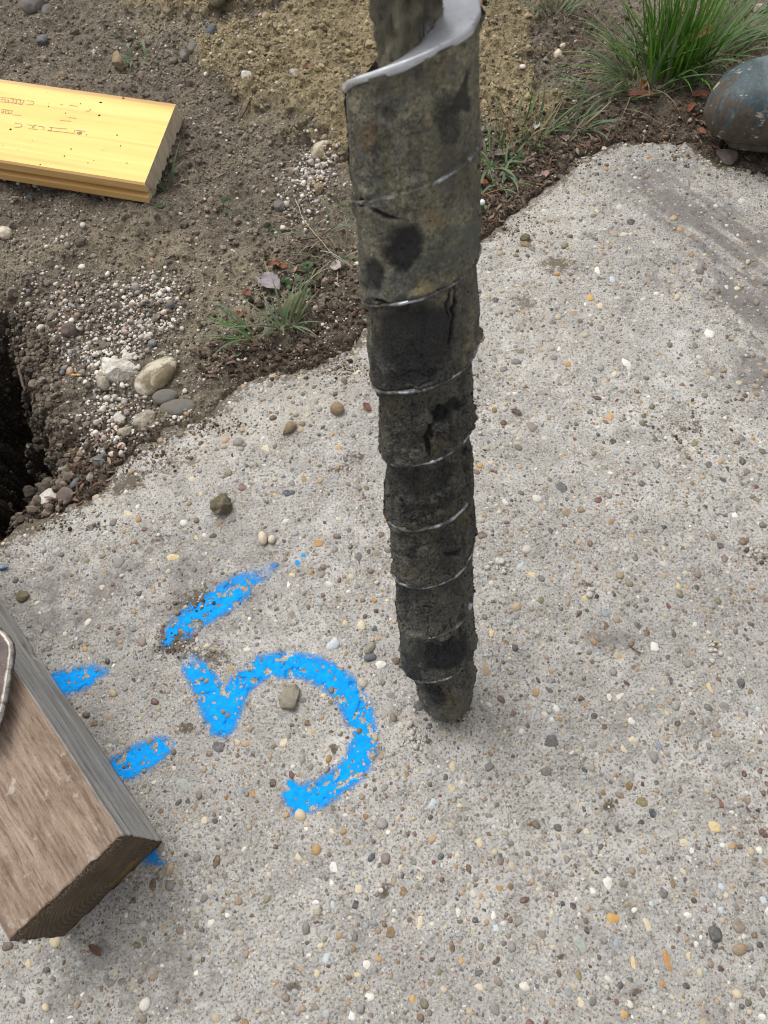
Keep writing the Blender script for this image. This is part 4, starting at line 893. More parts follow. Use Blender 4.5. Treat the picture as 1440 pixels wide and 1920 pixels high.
# local frame: x = along beam (ld), y = across (perp to ld, to the left), keep the end cut slightly oblique
yv = Vector((-ld[1], ld[0], 0)); 
if yv.dot(wdv) < 0: yv = -yv
shear = wdv.dot(ld) * WB; WP = wdv.dot(yv) * WB
LB = .85
def beam():
    nu, n_across, n_up = 260, 60, 44
    rc = .006
    # closed cross-section around (y,z)
    sec = []
    def line(a, b, n): 
        for i in range(n): t = i / n; sec.append((a[0] + (b[0] - a[0]) * t, a[1] + (b[1] - a[1]) * t))
    line((0, 0), (0, TB - rc), 44); 
    for i in range(6): a = math.pi - i / 6 * math.pi / 2; sec.append((rc + rc * math.cos(a), TB - rc + rc * math.sin(a)))
    line((rc, TB), (WP - rc, TB), 64)
    for i in range(6): a = math.pi / 2 - i / 6 * math.pi / 2; sec.append((WP - rc + rc * math.cos(a), TB - rc + rc * math.sin(a)))
    line((WP, TB - rc), (WP, 0), 24); line((WP, 0), (0, 0), 24)
    sec = np.array(sec); m = len(sec); us = np.concatenate([np.linspace(0, .5, 240), np.linspace(.51, LB, 30)])
    V = []; 
    for u_ in us:
        y_ = sec[:, 0].copy(); z_ = sec[:, 1].copy()
        isx = (y_ < 1e-4)                                             # the grey side with weathered ridges
        q = z_ / .105
        y_ += isx * (.0022 * fbm(u_ * .15 + 0 * q, q, .10, 4, .6, off=2) + .0030 * np.clip(q - .62, 0, 1))
        z_ += (sec[:, 1] > TB - 1e-3) * (.0012 * fbm(u_ * .25 + 0 * y_, y_, .006, 4, .65, off=9))
        notch = np.exp(-((u_ - .232) / .007) ** 2 - ((q - .12) / .12) ** 2) * .006 * isx; y_ += notch
        x_ = u_ + shear * (y_ / WP) + (.0016 * fbm(y_, z_, .006, 4, .7, off=5) if u_ == 0 else 0)
        z_ = np.maximum(z_, .0015)
        V.append(np.stack([np.broadcast_to(x_, y_.shape), y_, z_], -1))
    V = np.concatenate(V); nl = len(us); i = np.arange(nl - 1)[:, None] * m; j = np.arange(m)[None]
    f = np.stack([i + j, i + (j + 1) % m, i + m + (j + 1) % m, i + m + j], -1).reshape(-1, 4)
    me = bpy.data.meshes.new('timber_beam')
    # ends as dense grids
    bm = bmesh.new(); vv = [bm.verts.new(p_) for p_ in V]
    for q in f:
        fa = bm.faces.new([vv[a] for a in q]); k = q[0] % m
        fa.smooth = True; fa.material_index = 0 if (44 + 3 <= k < 44 + 6 + 64 + 3) else 1
    e = bm.faces.new([vv[a] for a in range(m)][::-1]); e.material_index = 2
    e2 = bm.faces.new([vv[(nl - 1) * m + a] for a in range(m)]); e2.material_index = 2
    bm.to_mesh(me); bm.free(); return me
def mat_endgrain():
    s = NM('end_grain'); sp = s.n('SeparateXYZ'); s.l(s.o, sp.inputs[0])
    dy = s.math('SUBTRACT', sp.outputs[1], .030); dz = s.math('SUBTRACT', sp.outputs[2], .020)
    rr_ = s.math('SQRT', s.math('ADD', s.math('MULTIPLY', dy, dy), s.math('MULTIPLY', s.math('MULTIPLY', dz, dz), 1.0)))
    rr_ = s.math('ADD', rr_, s.math('MULTIPLY', s.noise(25, 3, .5), .006))
    ring = s.math('SINE', s.math('MULTIPLY', rr_, 1500.0))
    c = s.ramp(s.math('MULTIPLY_ADD', ring, .5, .5), [(0, (.105, .078, .052)), (1, (.165, .128, .088))])
    c = s.mix(s.ramp(s.noise(60, 6, .7), [(.35, .55), (.6, 0)]), c, (.05, .036, .026))
    c = s.mix(s.ramp(s.noise(35, 3, .5), [(.5, 0), (.7, .5)]), c, (.10, .085, .065))
    d1 = s.math('ABSOLUTE', s.math('SUBTRACT', sp.outputs[2], s.math('ADD', s.math('MULTIPLY', s.noise(60, 4, .6), .018), .006)))
    inb = s.math('MULTIPLY', s.math('LESS_THAN', d1, .0045), s.math('MULTIPLY', s.math('GREATER_THAN', sp.outputs[1], .018), s.math('LESS_THAN', sp.outputs[1], .052)))
    c = s.mix(s.math('MULTIPLY', inb, .55), c, (.25, .165, .05))
    b = s.bump(ring, .0003, .4); b = s.bump(s.noise(350, 6, .75), .0022, .9, b)
    return s.fin(c, .9, b, .15)
MB_top = wood('weathered_brown_wood', (.15, .10, .072), (.27, .195, .145), (.38, .295, .235), (.10, 1, 1), 1.6, (.085, .052, .032), .75, (.55, .50, .43))
MB_side = wood('silvery_grey_wood', (.25, .238, .218), (.37, .358, .338), (.48, .465, .44), (.06, 1, 1), 1.3, (.19, .155, .11), .45)
me = beam(); bo = link('timber_beam', me, None); 
for m_ in (MB_top, MB_side, mat_endgrain()): me.materials.append(m_)
bo.matrix_world = Matrix(((ld[0], yv[0], 0, e_near[0]), (ld[1], yv[1], 0, e_near[1]), (0, 0, 1, .001), (0, 0, 0, 1)))
tag(bo, 'thick weathered timber beam with reddish top, grey side and dark sawn end on the slab', 'timber beam')
# frayed fibres at the sawn edge
fm = NM('wood_fibre').fin((.30, .23, .16), .85)
vs, fs = [], []
for k in range(230):
    y_ = rng.uniform(.004, WP - .004); z_ = TB - rng.uniform(0, .012) ; x_ = shear * y_ / WP
    p0 = Vector((x_ + .001, y_, z_)); d_ = Vector((-rng.uniform(.2, 1), rng.normal(0, .8), rng.normal(-.1, .5))).normalized() * rng.uniform(.002, .007)
    sdv_ = d_.cross(Vector((0, 0, 1))).normalized() * .00018; b0 = len(vs); bend = Vector((0, 0, rng.normal(0, .0012)))
    for t, wv_ in ((0, 1), (.5, .8), (1, .2)):
        c_ = p0 + d_ * t + bend * t * t
        vs += [c_ - sdv_ * wv_, c_ + sdv_ * wv_, c_ + Vector((0, 0, .0003 * wv_))]
    for q in (0, 3):
        for a, b in ((0, 1), (1, 2), (2, 0)): fs.append((b0 + q + a, b0 + q + b, b0 + q + 3 + b, b0 + q + 3 + a))
sp_ = link('frayed_fibre', npmesh('frayed_fibre', [tuple(v) for v in vs], fs, smooth=False), fm, bo); sp_['kind'] = 'stuff'

# rusty steel plate on the beam
def mat_rust():
    s = NM('rusty_steel'); n = s.noise(70, 6, .7)
    c = s.ramp(n, [(.3, (.045, .030, .027)), (.6, (.085, .058, .050)), (.8, (.14, .10, .085))])
    c = s.mix(s.ramp(s.noise(400, 4, .7), [(.64, 0), (.72, .7)]), c, (.45, .42, .40))
    e = s.attr('edge', True); c = s.mix(s.ramp(s.math('MULTIPLY', e, s.math('MULTIPLY', s.noise(150, 5, .75), 2)), [(.42, 0), (.8, 1)]), c, (.50, .47, .42))
    return s.fin(c, .5, s.bump(n, .001, .5), .4, .3)
zt = TB + .016
out = [P(x, y, zt) for x, y in [(-15 - 6, 1166), (-4, 1182), (10, 1195), (18, 1208), (20, 1224), (15, 1262), (6, 1318), (-3, 1350), (-10, 1372), (-21, 1396)]]
ctr = sum(out, Vector()) / len(out); ext = Vector((-1, 0, 0)) * .20
V = []; ed = []
ins_dir = Vector((-1, -.05, 0))
for z0, inset, e_ in ((zt - .0035, 0, .30), (zt - .0008, 0, .55), (zt, .0006, .85), (zt + .0001, .0016, .35), (zt + .0002, .0032, .05), (zt + .0002, .20, 0)):
    for p_ in out:
        q = p_ + ins_dir * inset; q.y += (ctr.y - p_.y) * min(inset * 8, .3); V.append((q.x, q.y, z0)); ed.append(e_)
m = len(out); F_ = [(i * m + j, i * m + j + 1, (i + 1) * m + j + 1, (i + 1) * m + j) for i in range(5) for j in range(m - 1)]
pl = link('steel_plate', npmesh('steel_plate', V, F_, attrs={'edge': ed}, smooth=False), mat_rust())
sol = pl.modifiers.new('solid', 'SOLIDIFY'); sol.thickness = .003; sol.offset = -1
tag(pl, 'dark rusty steel plate with a pale chipped rim lying on the timber beam', 'steel plate')

# ------------------------------------------------------------------ yellow formwork board
ZB = .042
n0, n1 = P(0, 301, ZB), P(271, 344, ZB); f1 = P(331, 192, ZB); f0 = P(0, 151, ZB)
bx = (n0 - n1).normalized()                        # along the board, to the left
by = Vector((0, 0, 1)).cross(bx); 
if by.dot(f1 - n1) < 0: by = -by
WW = (f1 - n1).dot(by); skew = (f1 - n1).dot(bx); TH_ = .030
prof = [(0, 0), (.0015, .0015), (WW - .011, .0015), (WW - .003, .0008), (WW, -.003), (WW, -.011), (WW + .004, -.012), (WW + .004, -.018), (WW, -.019), (WW, -TH_ + .003), (WW - .004, -TH_)]
for k in range(5):
    b_ = WW * (.82 - k * .16); prof += [(b_ + .006, -TH_), (b_ + .004, -TH_ + .004), (b_ - .002, -TH_ + .004), (b_ - .004, -TH_)]
prof += [(.002, -TH_), (-.004, -TH_ + .002), (-.004, -.019), (.006, -.018), (.006, -.0125), (-.001, -.0115), (-.001, -.001)]
LBD = .75; bm = bmesh.new(); rows = []
for x_ in (0.0, .002, LBD):
    rows.append([bm.verts.new((x_ + skew * (max(a, 0) / WW), a, c_ - .0015)) for a, c_ in prof])
m = len(prof)
for r0, r1 in zip(rows[:-1], rows[1:]):
    for j in range(m):
        fa = bm.faces.new((r0[j], r0[(j + 1) % m], r1[(j + 1) % m], r1[j]))
        fa.material_index = 0 if j in (1,) else 1
e = bm.faces.new(rows[0][::-1]); e.material_index = 2; bm.faces.new(rows[-1]).material_index = 2
bmesh.ops.recalc_face_normals(bm, faces=bm.faces); me = bpy.data.meshes.new('formwork_board'); bm.to_mesh(me); bm.free()
def mat_board(name, c1, c2, c3):
    s = NM(name); v = s.map((.05, 1, 1)); g = s.noise(34, 4, .55, v, .8); g2 = s.noise(170, 4, .6, v)
    c = s.ramp(g, [(.32, c1), (.5, c2), (.66, c3)]); c = s.mix(s.ramp(g2, [(.3, .25), (.5, 0)]), c, c1)
    c = s.mix(s.ramp(s.noise(14, 4, .6), [(.55, 0), (.72, .35)]), c, (.70, .40, .13))
    c = s.mix(s.ramp(s.noise(260, 4, .7), [(.66, 0), (.74, .6)]), c, (.45, .26, .09))
    return s.fin(c, .5, s.bump(g2, .0004, .4), .35)
me.materials.append(mat_board('yellow_lacquered_wood', (.70, .42, .11), (.82, .56, .155), (.86, .64, .22)))
me.materials.append(mat_board('orange_board_edge', (.50, .29, .10), (.62, .39, .15), (.70, .47, .21)))
s = NM('raw_board_end'); g = s.noise(120, 5, .7, s.map((1, 1, .3)))
me.materials.append(s.fin(s.ramp(g, [(.3, (.36, .29, .21)), (.55, (.56, .47, .35)), (.75, (.68, .58, .44))]), .85, s.bump(g, .001, .7), .2))
bd = link('formwork_board', me, None)
bd.matrix_world = Matrix(((bx[0], by[0], 0, n1[0]), (bx[1], by[1], 0, n1[1]), (0, 0, 1, ZB), (0, 0, 0, 1)))
tag(bd, 'bright yellow grooved wooden board lying on the dark soil', 'board')
bdinv = bd.matrix_world.inverted()
def ribbon_obj(lines, name, mat, parent, width, lift):
    vs, fs = [], []
    for ln in lines:
        pts = [bdinv @ P(x, y, ZB) for x, y in ln]
        for k, (a, b) in enumerate(zip(pts[:-1], pts[1:])):
            d_ = (b - a); 
            if d_.length < 1e-6: continue
            nrm = Vector((-d_.y, d_.x, 0)).normalized() * width; z_ = lift; i0 = len(vs)
            vs += [(a - nrm)[:2] + (z_,) if False else (a.x - nrm.x, a.y - nrm.y, z_), (a.x + nrm.x, a.y + nrm.y, z_), (b.x + nrm.x, b.y + nrm.y, z_), (b.x - nrm.x, b.y - nrm.y, z_)]; fs.append((i0, i0 + 1, i0 + 2, i0 + 3))
    o = link(name, npmesh(name, vs, fs, smooth=False), mat, parent); return o
S6 = lambda pts: [(x / 6, 130 + y / 6) for x, y in pts]
marks = [[(0, 318), (120, 325), (275, 350)], [(0, 365), (80, 372), (150, 380), (250, 398)], [(10, 345), (40, 335), (65, 345), (60, 368)], [(80, 340), (100, 352), (88, 372)], [(120, 330), (155, 345), (140, 378)], [(165, 340), (190, 350), (178, 382)], [(205, 345), (235, 352), (220, 388)], [(275, 350), (240, 400)], [(300, 352), (375, 362), (385, 380), (360, 400), (300, 398)],
         [(15, 450), (60, 455), (140, 468), (125, 498), (70, 500)], [(15, 490), (40, 470), (30, 505)], [(65, 460), (60, 500)], [(85, 470), (100, 480), (90, 500)], [(135, 512), (240, 518)],
         [(160, 650), (220, 655), (250, 640), (235, 615), (205, 612)], [(165, 605), (200, 610)], [(300, 625), (350, 628), (375, 640), (360, 662)], [(380, 660), (385, 630), (415, 632)], [(320, 668), (420, 678)], [(430, 640), (480, 645), (500, 660), (480, 680)], [(535, 688), (575, 692), (580, 655), (550, 652)], [(580, 655), (640, 662), (760, 672)], [(540, 690), (700, 705), (830, 722)], [(840, 680), (840, 720)], [(850, 685), (960, 700)],
         [(780, 405), (875, 418)], [(775, 543), (860, 552)], [(675, 575), (800, 586)], [(960, 470), (1000, 472), (1022, 455), (1010, 440)], [(675, 398), (710, 400)]]
pm = NM('pencil').fin((.36, .25, .16), .7)
pk = ribbon_obj([S6(l) for l in marks], 'pencil_mark', pm, bd, .00042, .00035); pk['label'] = 'faint illegible pencil scribble'
# knot and specks
vs, fs, n_ = [], [], 0
specks = [(1133, 373, 20, 9), (1118, 520, 15, 12), (903, 388, 9, 7), (737, 493, 8, 7), (120, 677, 13, 11), (800, 898, 8, 9), (726, 977, 11, 7), (452, 1073, 10, 7), (990, 1053, 6, 6), (1318, 741, 10, 8), (1387, 325, 15, 9), (1428, 1056, 8, 6), (548, 418, 7, 6), (548, 390, 5, 4), (530, 260, 5, 4), (975, 737, 8, 6), (1357, 862, 8, 7), (1056, 1028, 5, 5), (368, 805, 4, 4), (205, 903, 5, 4), (28, 863, 5, 5), (1158, 910, 5, 4)]
rotn = 0
for sx_, sy_, a_, b_ in specks:
    c_ = bdinv @ P(sx_ / 6, 130 + sy_ / 6, ZB); sc0 = (P(30, 250, ZB) - P(20, 250, ZB)).length / 10 / 6
    v = rock_verts(ICO1[0], sx_ % 50, .3) * np.array([a_ * sc0, b_ * sc0 * 1.3, min(a_, b_) * sc0 * .5]) + np.array([c_.x, c_.y, .0002]); vs.append(v); fs.append(ICO1[1] + n_); n_ += len(v)
dk_ = NM('dried_mud_speck').fin((.055, .04, .02), .85)
sp = link('dirt_speck', npmesh('dirt_speck', np.concatenate(vs), np.concatenate(fs)), dk_, bd); sp['kind'] = 'stuff'
kn = rock_verts(ICO2[0], 3, .15) * np.array([.0042, .0036, .00025]); c_ = bdinv @ P(893 / 6, 130 + 717 / 6, ZB); 
link('wood_knot', npmesh('wood_knot', kn + np.array([c_.x, c_.y, .0001]), ICO2[1]), NM('knot').fin((.33, .19, .11), .6), bd)

# ------------------------------------------------------------------ rubber boot
def mat_boot():
    s = NM('muddy_rubber'); n = s.noise(45, 6, .68); sp = s.n('SeparateXYZ'); s.l(s.o, sp.inputs[0])
    c = s.ramp(s.noise(30, 4, .6), [(.35, (.020, .040, .050)), (.65, (.045, .076, .090))])
    c = s.mix(s.ramp(s.noise(22, 6, .75, s.map((1, .35, 1), (0, 0, .8))), [(.48, 0), (.60, .6)]), c, (.14, .17, .17))
    c = s.mix(s.ramp(s.noise(160, 5, .8), [(.50, 0), (.64, .6)]), c, (.10, .10, .085))
    hm = s.math('MULTIPLY_ADD', sp.outputs[2], -15.0, 1.18); mudm = s.ramp(s.math('ADD', hm, s.math('MULTIPLY', s.math('SUBTRACT', n, .5), 1.7)), [(.38, 0), (.52, .95)])
    c = s.mix(mudm, c, s.ramp(s.noise(120, 5, .7), [(.3, (.045, .034, .028)), (.7, (.105, .085, .062))]))
    c = s.mix(s.ramp(s.noise(75, 5, .75, s.map((.5, 1, 1), (0, 0, .6))), [(.59, 0), (.64, .8)]), c, (.42, .37, .27))
    return s.fin(c, s.mix(mudm, (.58,) * 3, (.9,) * 3), s.bump(s.noise(90, 5, .7), .0012, .5), .4)
MBOOT = mat_boot()
tip = P(1300, 262); tail = P(1431, 262); bdv = Vector((tail[0] - tip[0], tail[1] - tip[1], 0)).normalized()
bt = empty('rubber_boot', (tip[0], tip[1], 0)); bt.rotation_euler = (0, 0, math.atan2(bdv[1], bdv[0])); bt.scale = (1.12, 1.16, 1.5)
tag(bt, 'muddy dark teal rubber boot, toe at the slab corner by the grass', 'boot')
def loft(secs, n, name, mat, parent, closed_ends=True):
    V = []; 
    for (x_, hw, zb, zt_, pw, yo) in secs:
        for k in range(n):
            a = 2 * math.pi * k / n; c_, s_ = math.cos(a), math.sin(a)
            yy = yo + hw * math.copysign(abs(c_) ** (2 / pw), c_); zc = (zb + zt_) / 2; hz = (zt_ - zb) / 2
            z_ = zc + hz * math.copysign(abs(s_) ** (2 / (pw if s_ < 0 else 2.1)), s_); V.append((x_, yy, z_))
    m_ = len(secs); i = np.arange(m_ - 1)[:, None] * n; j = np.arange(n)[None]
    f = np.stack([i + j, i + (j + 1) % n, i + n + (j + 1) % n, i + n + j], -1).reshape(-1, 4).tolist()
    me_ = bpy.data.meshes.new(name); bm = bmesh.new(); vv = [bm.verts.new(q) for q in V]
    for q in f: bm.faces.new([vv[a] for a in q]).smooth = True
    bm.faces.new(vv[:n][::-1]).smooth = True; bm.faces.new(vv[-n:]).smooth = True
    bmesh.ops.recalc_face_normals(bm, faces=bm.faces); bm.to_mesh(me_); bm.free()
    return link(name, me_, mat, parent)
secs = []
for t in np.linspace(0, 1, 40):
    x_ = .30 * t
    hw = np.interp(x_, [0, .003, .010, .022, .040, .065, .10, .16, .22, .27, .295, .30], [.002, .014, .026, .0385, .047, .051, .052, .042, .038, .037, .028, .012])
    zt_ = np.interp(x_, [0, .003, .010, .022, .040, .065, .10, .15, .20, .25, .285, .30], [.030, .040, .050, .059, .066, .071, .078, .100, .135, .140, .135, .11])
    zb = np.interp(x_, [0, .003, .010, .022, .04, .08, .12, .3], [.028, .020, .015, .012, .010, .008, .008, .008])
    secs.append((x_, hw, zb, zt_, 2.5, 0))
# refine spacing near the toe
xs2 = np.concatenate([np.linspace(0, .03, 16), np.linspace(.036, .30, 34)]); S_ = np.array(secs)
secs = [tuple([x_] + [float(np.interp(x_, S_[:, 0], S_[:, q])) for q in (1, 2, 3)] + [2.5, 0]) for x_ in xs2]
foot = loft(secs, 40, 'boot_foot', MBOOT, bt)
sub = foot.modifiers.new('smooth', 'SUBSURF'); sub.levels = 1; sub.render_levels = 1
ssec = [(x_, hw * .72, zb - .004 if x_ > .02 else zb - .003, zb + .010, 3.0, 0) for (x_, hw, zb, zt_, pw, yo) in secs if x_ > .035]
sole = loft(ssec, 32, 'sole', MBOOT, bt)
leg_v = []; nn = 36
for k, z_ in enumerate(np.linspace(.09, .33, 14)):
    for q in range(nn):
        a = 2 * math.pi * q / nn; rx_ = .052 + .012 * (z_ - .09) / .24; ry_ = .043 + .016 * (z_ - .09) / .24; leg_v.append((.235 + rx_ * math.cos(a), ry_ * math.sin(a), z_))
i = np.arange(13)[:, None] * nn; j = np.arange(nn)[None]; f = np.stack([i + j, i + (j + 1) % nn, i + nn + (j + 1) % nn, i + nn + j], -1).reshape(-1, 4)
lg = link('boot_shaft', npmesh('boot_shaft', leg_v, f), MBOOT, bt); sm = lg.modifiers.new('wall', 'SOLIDIFY'); sm.thickness = .003

# ------------------------------------------------------------------ grass and small plants
def mat_leaf(name, c1, c2, tip_c):
    s = NM(name); oi = s.n('ObjectInfo'); g = s.attr('t', True)
    c = s.mix(oi.outputs['Random'], c1, c2); c = s.mix(s.ramp(g, [(.55, 0), (1, .55)]), c, tip_c); c = s.mix(s.ramp(g, [(0, .7), (.22, 0)]), c, (.30, .30, .14))
    c = s.mix(s.ramp(s.noise(90, 3, .6), [(.6, 0), (.8, .3)]), c, tip_c)
    s.fin(c, .45, None, .35)
    tr = s.n('BsdfTranslucent'); s.l(c, tr.inputs[0]); mx = s.n('MixShader'); mx.inputs[0].default_value = .25
    s.l(s.b.outputs[0], mx.inputs[1]); s.l(tr.outputs[0], mx.inputs[2]); s.l(mx.outputs[0], s.out.inputs[0]); return s.m
G_lush = mat_leaf('lush_grass', (.045, .125, .014), (.12, .25, .035), (.20, .28, .08))
G_pale = mat_leaf('blue_green_grass', (.085, .145, .075), (.15, .20, .10), (.22, .24, .14))
G_dry = mat_leaf('dry_grass', (.36, .28, .16), (.30, .24, .15), (.40, .32, .20))
G_weed = mat_leaf('weed_leaf', (.05, .11, .035), (.10, .17, .07), (.14, .19, .08))

def blade_mesh(k, droop, width=.011, curl=.0):
    """unit-length blade along x-z: starts up, droops"""
    n = 9; vs = []; ts = []
    ang = math.radians(86 - curl * 20); x_ = z_ = 0; 
    for i in range(n):
        t = i / (n - 1); w_ = width * (1 - t ** 2.2) * (.6 + .8 * min(t * 4, 1)) ; side = curl * .06 * math.sin(t * 3)
        vs += [(x_, side - w_, z_), (x_, side, z_ - w_ * .55), (x_, side + w_, z_)]; ts += [t] * 3
        a = ang - droop * t; x_ += math.cos(a) / (n - 1); z_ += math.sin(a) / (n - 1)
    fs = []
    for i in range(n - 1):
        for j in (0, 1): fs.append((i * 3 + j, i * 3 + j + 1, i * 3 + j + 4, i * 3 + j + 3))
    return npmesh('blade_shape', vs, fs, attrs={'t': ts})
BL = {}
for mk, mt in (('lush', G_lush), ('pale', G_pale), ('dry', G_dry)):
    for d_ in range(7):
        b_ = blade_mesh(d_, [0.15, .45, .8, 1.2, 1.6, 2.0, 2.35][d_], .0095 if mk != 'pale' else .016, (d_ % 3 - 1) * .8); b_.materials.append(mt); BL[(mk, d_)] = b_
def tuft(px, py, n, length, kinds, label, spread=.012, lean=None, droops=(1, 2, 3, 4), flat=0.0, name='grass_tuft', wmul=1.0):
    c = P(px, py); z = float(soil_parts(np.array([c[0]]), np.array([c[1]]))[0][0]); z = max(z, -.01)
    root = empty(name, (c[0], c[1], z - .002)); tag(root, label, 'grass')
    for k in range(n):
        L = length * rng.uniform(.55, 1.1); a = rng.uniform(0, 2 * math.pi)
        if lean is not None and rng.random() < .75: a = rng.normal(lean[0], lean[1])
        r_ = spread * math.sqrt(rng.random()); az = a
        if lean is None: az = a
        mk = kinds[rng.integers(len(kinds))]; dr = droops[rng.integers(len(droops))]
        o = link('grass_blade', BL[(mk, dr)], None, root)
        o.location = (r_ * math.cos(a + rng.normal(0, .5)), r_ * math.sin(a + rng.normal(0, .5)), 0)
        o.rotation_euler = (0, rng.uniform(0, .35) + flat * rng.uniform(.5, 1), az); ws = min(.1 / L, 2.2) * wmul * rng.uniform(.7, 1.3)
        o.rotation_euler = Euler((rng.normal(0, .12), rng.uniform(.02, .40) + flat, az)); o.scale = (L, L * ws, L)
    return root
tuft(1262, 128, 300, .15, ['lush'] * 12 + ['pale'], 'large lush green grass tuft behind the slab corner near the boot', .045, None, (0, 0, 1, 1, 2), wmul=1.25)
# its flattened skirt of duller blades
big = tuft(1205, 158, 70, .13, ['pale', 'pale', 'lush', 'dry'], 'skirt of duller flattened blades at the front left of the large grass tuft', .035, (2.9, .75), (2, 3, 3, 4), .45, wmul=.7)
tuft(1330, 95, 50, .13, ['pale', 'lush'], 'looser blades right of the large grass tuft, above the boot toe', .03, (.3, .7), (1, 2, 2), .25, wmul=.7)
tuft(1040, 20, 40, .085, ['pale', 'pale', 'dry'], 'wispy pale grass tuft at the top edge left of the large tuft', .02, None, (1, 2, 3), .2, wmul=.8)
tuft(975, 262, 34, .075, ['pale', 'lush', 'pale', 'dry'], 'upright grass tuft between auger and slab', .035, None, (0, 1, 2, 3), .1, wmul=.9)
tuft(925, 300, 24, .06, ['pale', 'lush'], 'low green grass close to the right side of the auger', .03, None, (2, 3, 4), .4)
tuft(1080, 232, 16, .075, ['pale', 'pale', 'dry'], 'sparse grass tuft at the slab edge below the large tuft', .01, None, (1, 2, 3), .35)
tuft(1130, 190, 40, .09, ['pale', 'dry', 'lush'], 'matted grass running left from the large tuft', .05, (3.3, .5), (2, 3, 4), .65, wmul=.7)
tuft(532, 622, 15, .075, ['pale'], 'thin grass tuft with splayed blades at the yellow clay rock', .008, None, (1, 2, 3), .35, wmul=.75)
tuft(485, 636, 17, .088, ['pale', 'lush', 'pale'], 'flat blue green grass tuft reaching left toward the cobbles', .012, (3.05, .55), (2, 3), .65, wmul=.75)
tuft(548, 612, 9, .06, ['pale'], 'few blades standing right of the thin tuft', .006, (-.6, 1.4), (1, 3), .4, wmul=.8)
tuft(312, 352, 12, .065, ['pale', 'pale', 'dry'], 'small grass tuft at the corner of the yellow board', .008, None, (1, 2, 3, 4), .3)
tuft(262, 118, 14, .045, ['pale', 'pale'], 'tiny dull grass tuft between board and clay mound', .015, None, (2, 3, 4), .4)
tuft(1395, 45, 34, .075, ['pale', 'lush'], 'pale grass at the top right corner', .03, None, (1, 2, 3), .3, wmul=.8)
tuft(640, 470, 20, .065, ['pale', 'dry', 'dry'], 'dry stalks and grass left of the middle of the auger', .03, None, (2, 3, 4), .5, wmul=.6)
tuft(600, 440, 12, .06, ['dry', 'pale'], 'dry thin grass on the soil below the white gravel', .03, None, (3, 4), .6, wmul=.5)
tuft(940, 335, 16, .05, ['lush', 'pale'], 'short green blades right of the auger above the slab', .025, None, (2, 3, 4), .5)
tuft(660, 385, 8, .03, ['lush', 'pale'], 'tiny green sprig touching the left side of the auger', .008, None, (2, 3), .3, wmul=1.2)
tuft(1375, 300, 4, .04, ['lush'], 'couple of short blades in the gap between boot and slab', .01, (-2.5, .5), (2, 3), .7)

# small broad leaved weeds
leafv = []; leaff = []; lt = []
nl_ = 7
for i in range(nl_):
    t = i / (nl_ - 1); w_ = .42 * math.sin(math.pi * min(1, .12 + t * .88)) ** .8; zz_ = .25 * math.sin(t * 2.2)
    leafv += [(t, -w_, zz_ + .06), (t, 0, zz_ - .02), (t, w_, zz_ + .06)]; lt += [.3 + t * .5] * 3
for i in range(nl_ - 1):
    for j in (0, 1): leaff.append((i * 3 + j, i * 3 + j + 1, i * 3 + j + 4, i * 3 + j + 3))
LEAF = npmesh('leaf_shape', leafv, leaff, attrs={'t': lt}); LEAF.materials.append(G_weed)
def weed(px, py, n, size, label):
    c = P(px, py); z = float(soil_parts(np.array([c[0]]), np.array([c[1]]))[0][0])
    r = empty('small_weed', (c[0], c[1], max(z, -.008) + .001)); tag(r, label, 'weed')
    for k in range(n):
        a = rng.uniform(0, 6.28); o = link('leaf', LEAF, None, r); d_ = rng.uniform(0, size * 1.6); sz = size * rng.uniform(.35, .85)
        o.location = (d_ * math.cos(a), d_ * math.sin(a), rng.uniform(0, size * .4)); o.rotation_euler = (rng.normal(0, .3), rng.uniform(-.6, .1), a + rng.normal(0, .6)); o.scale = (sz,) * 3
for args in [(565, 492, 12, .011, 'round leaved weed above the grey leaf'), (592, 515, 12, .010, 'low weed with small round leaves left of the auger'), (545, 545, 8, .011, 'weed rosette right of the grey leaf, behind the clay rock'), (572, 545, 7, .010, 'small weed just above the yellow clay rock'), (640, 495, 10, .010, 'leafy weed near the auger at the tip of the dry stalks'),
             (662, 382, 8, .009, 'blue green weed touching the auger, left side'), (955, 290, 14, .010, 'leafy ground weed inside the upright grass tuft'), (1000, 275, 10, .010, 'weed with greyish leaves right of the upright tuft'), (915, 318, 10, .010, 'weed leaves close to the right flank of the auger'), (978, 300, 10, .009, 'small round leaves between grass and bark chips'),
             (930, 345, 6, .008, 'tiny weed above the dark humus right of the auger'), (432, 388, 9, .009, 'green seedling on dark soil midway between board and auger'), (455, 400, 6, .008, 'second seedling just right of the green one'), (478, 187, 5, .006, 'tiny bright seedling in the clay mound'), (490, 385, 5, .009, 'small weed above the dry stem'), (503, 430, 6, .009, 'weed under the dry stem'),
             (310, 398, 5, .009, 'tiny rosette just below the board corner tuft'), (1105, 30, 8, .009, 'leafy weed in the grass at the top')]:
    weed(*args)
# white flower bud
c = P(903, 392); z = float(soil_parts(np.array([c[0]]), np.array([c[1]]))[0][0]); fb = empty('daisy_bud', (c[0], c[1], z)); tag(fb, 'single white daisy bud in the dark humus beside the auger', 'flower')
v = rock_verts(ICO2[0], 5, .1)
link('flower_head', npmesh('flower_head', v * np.array([.0042, .0042, .004]) + np.array([0, 0, .014]), ICO2[1]), NM('white_petal').fin((.75, .75, .72), .6), fb)
link('stem', npmesh('stem', v * np.array([.0035, .0035, .008]) + np.array([0, 0, .005]), ICO2[1]), NM('green_sepal').fin((.06, .13, .04), .6), fb)
for k in range(4): o = link('leaf', LEAF, None, fb); o.scale = (.010,) * 3; o.rotation_euler = (0, -.2, k * 1.6 + .3)

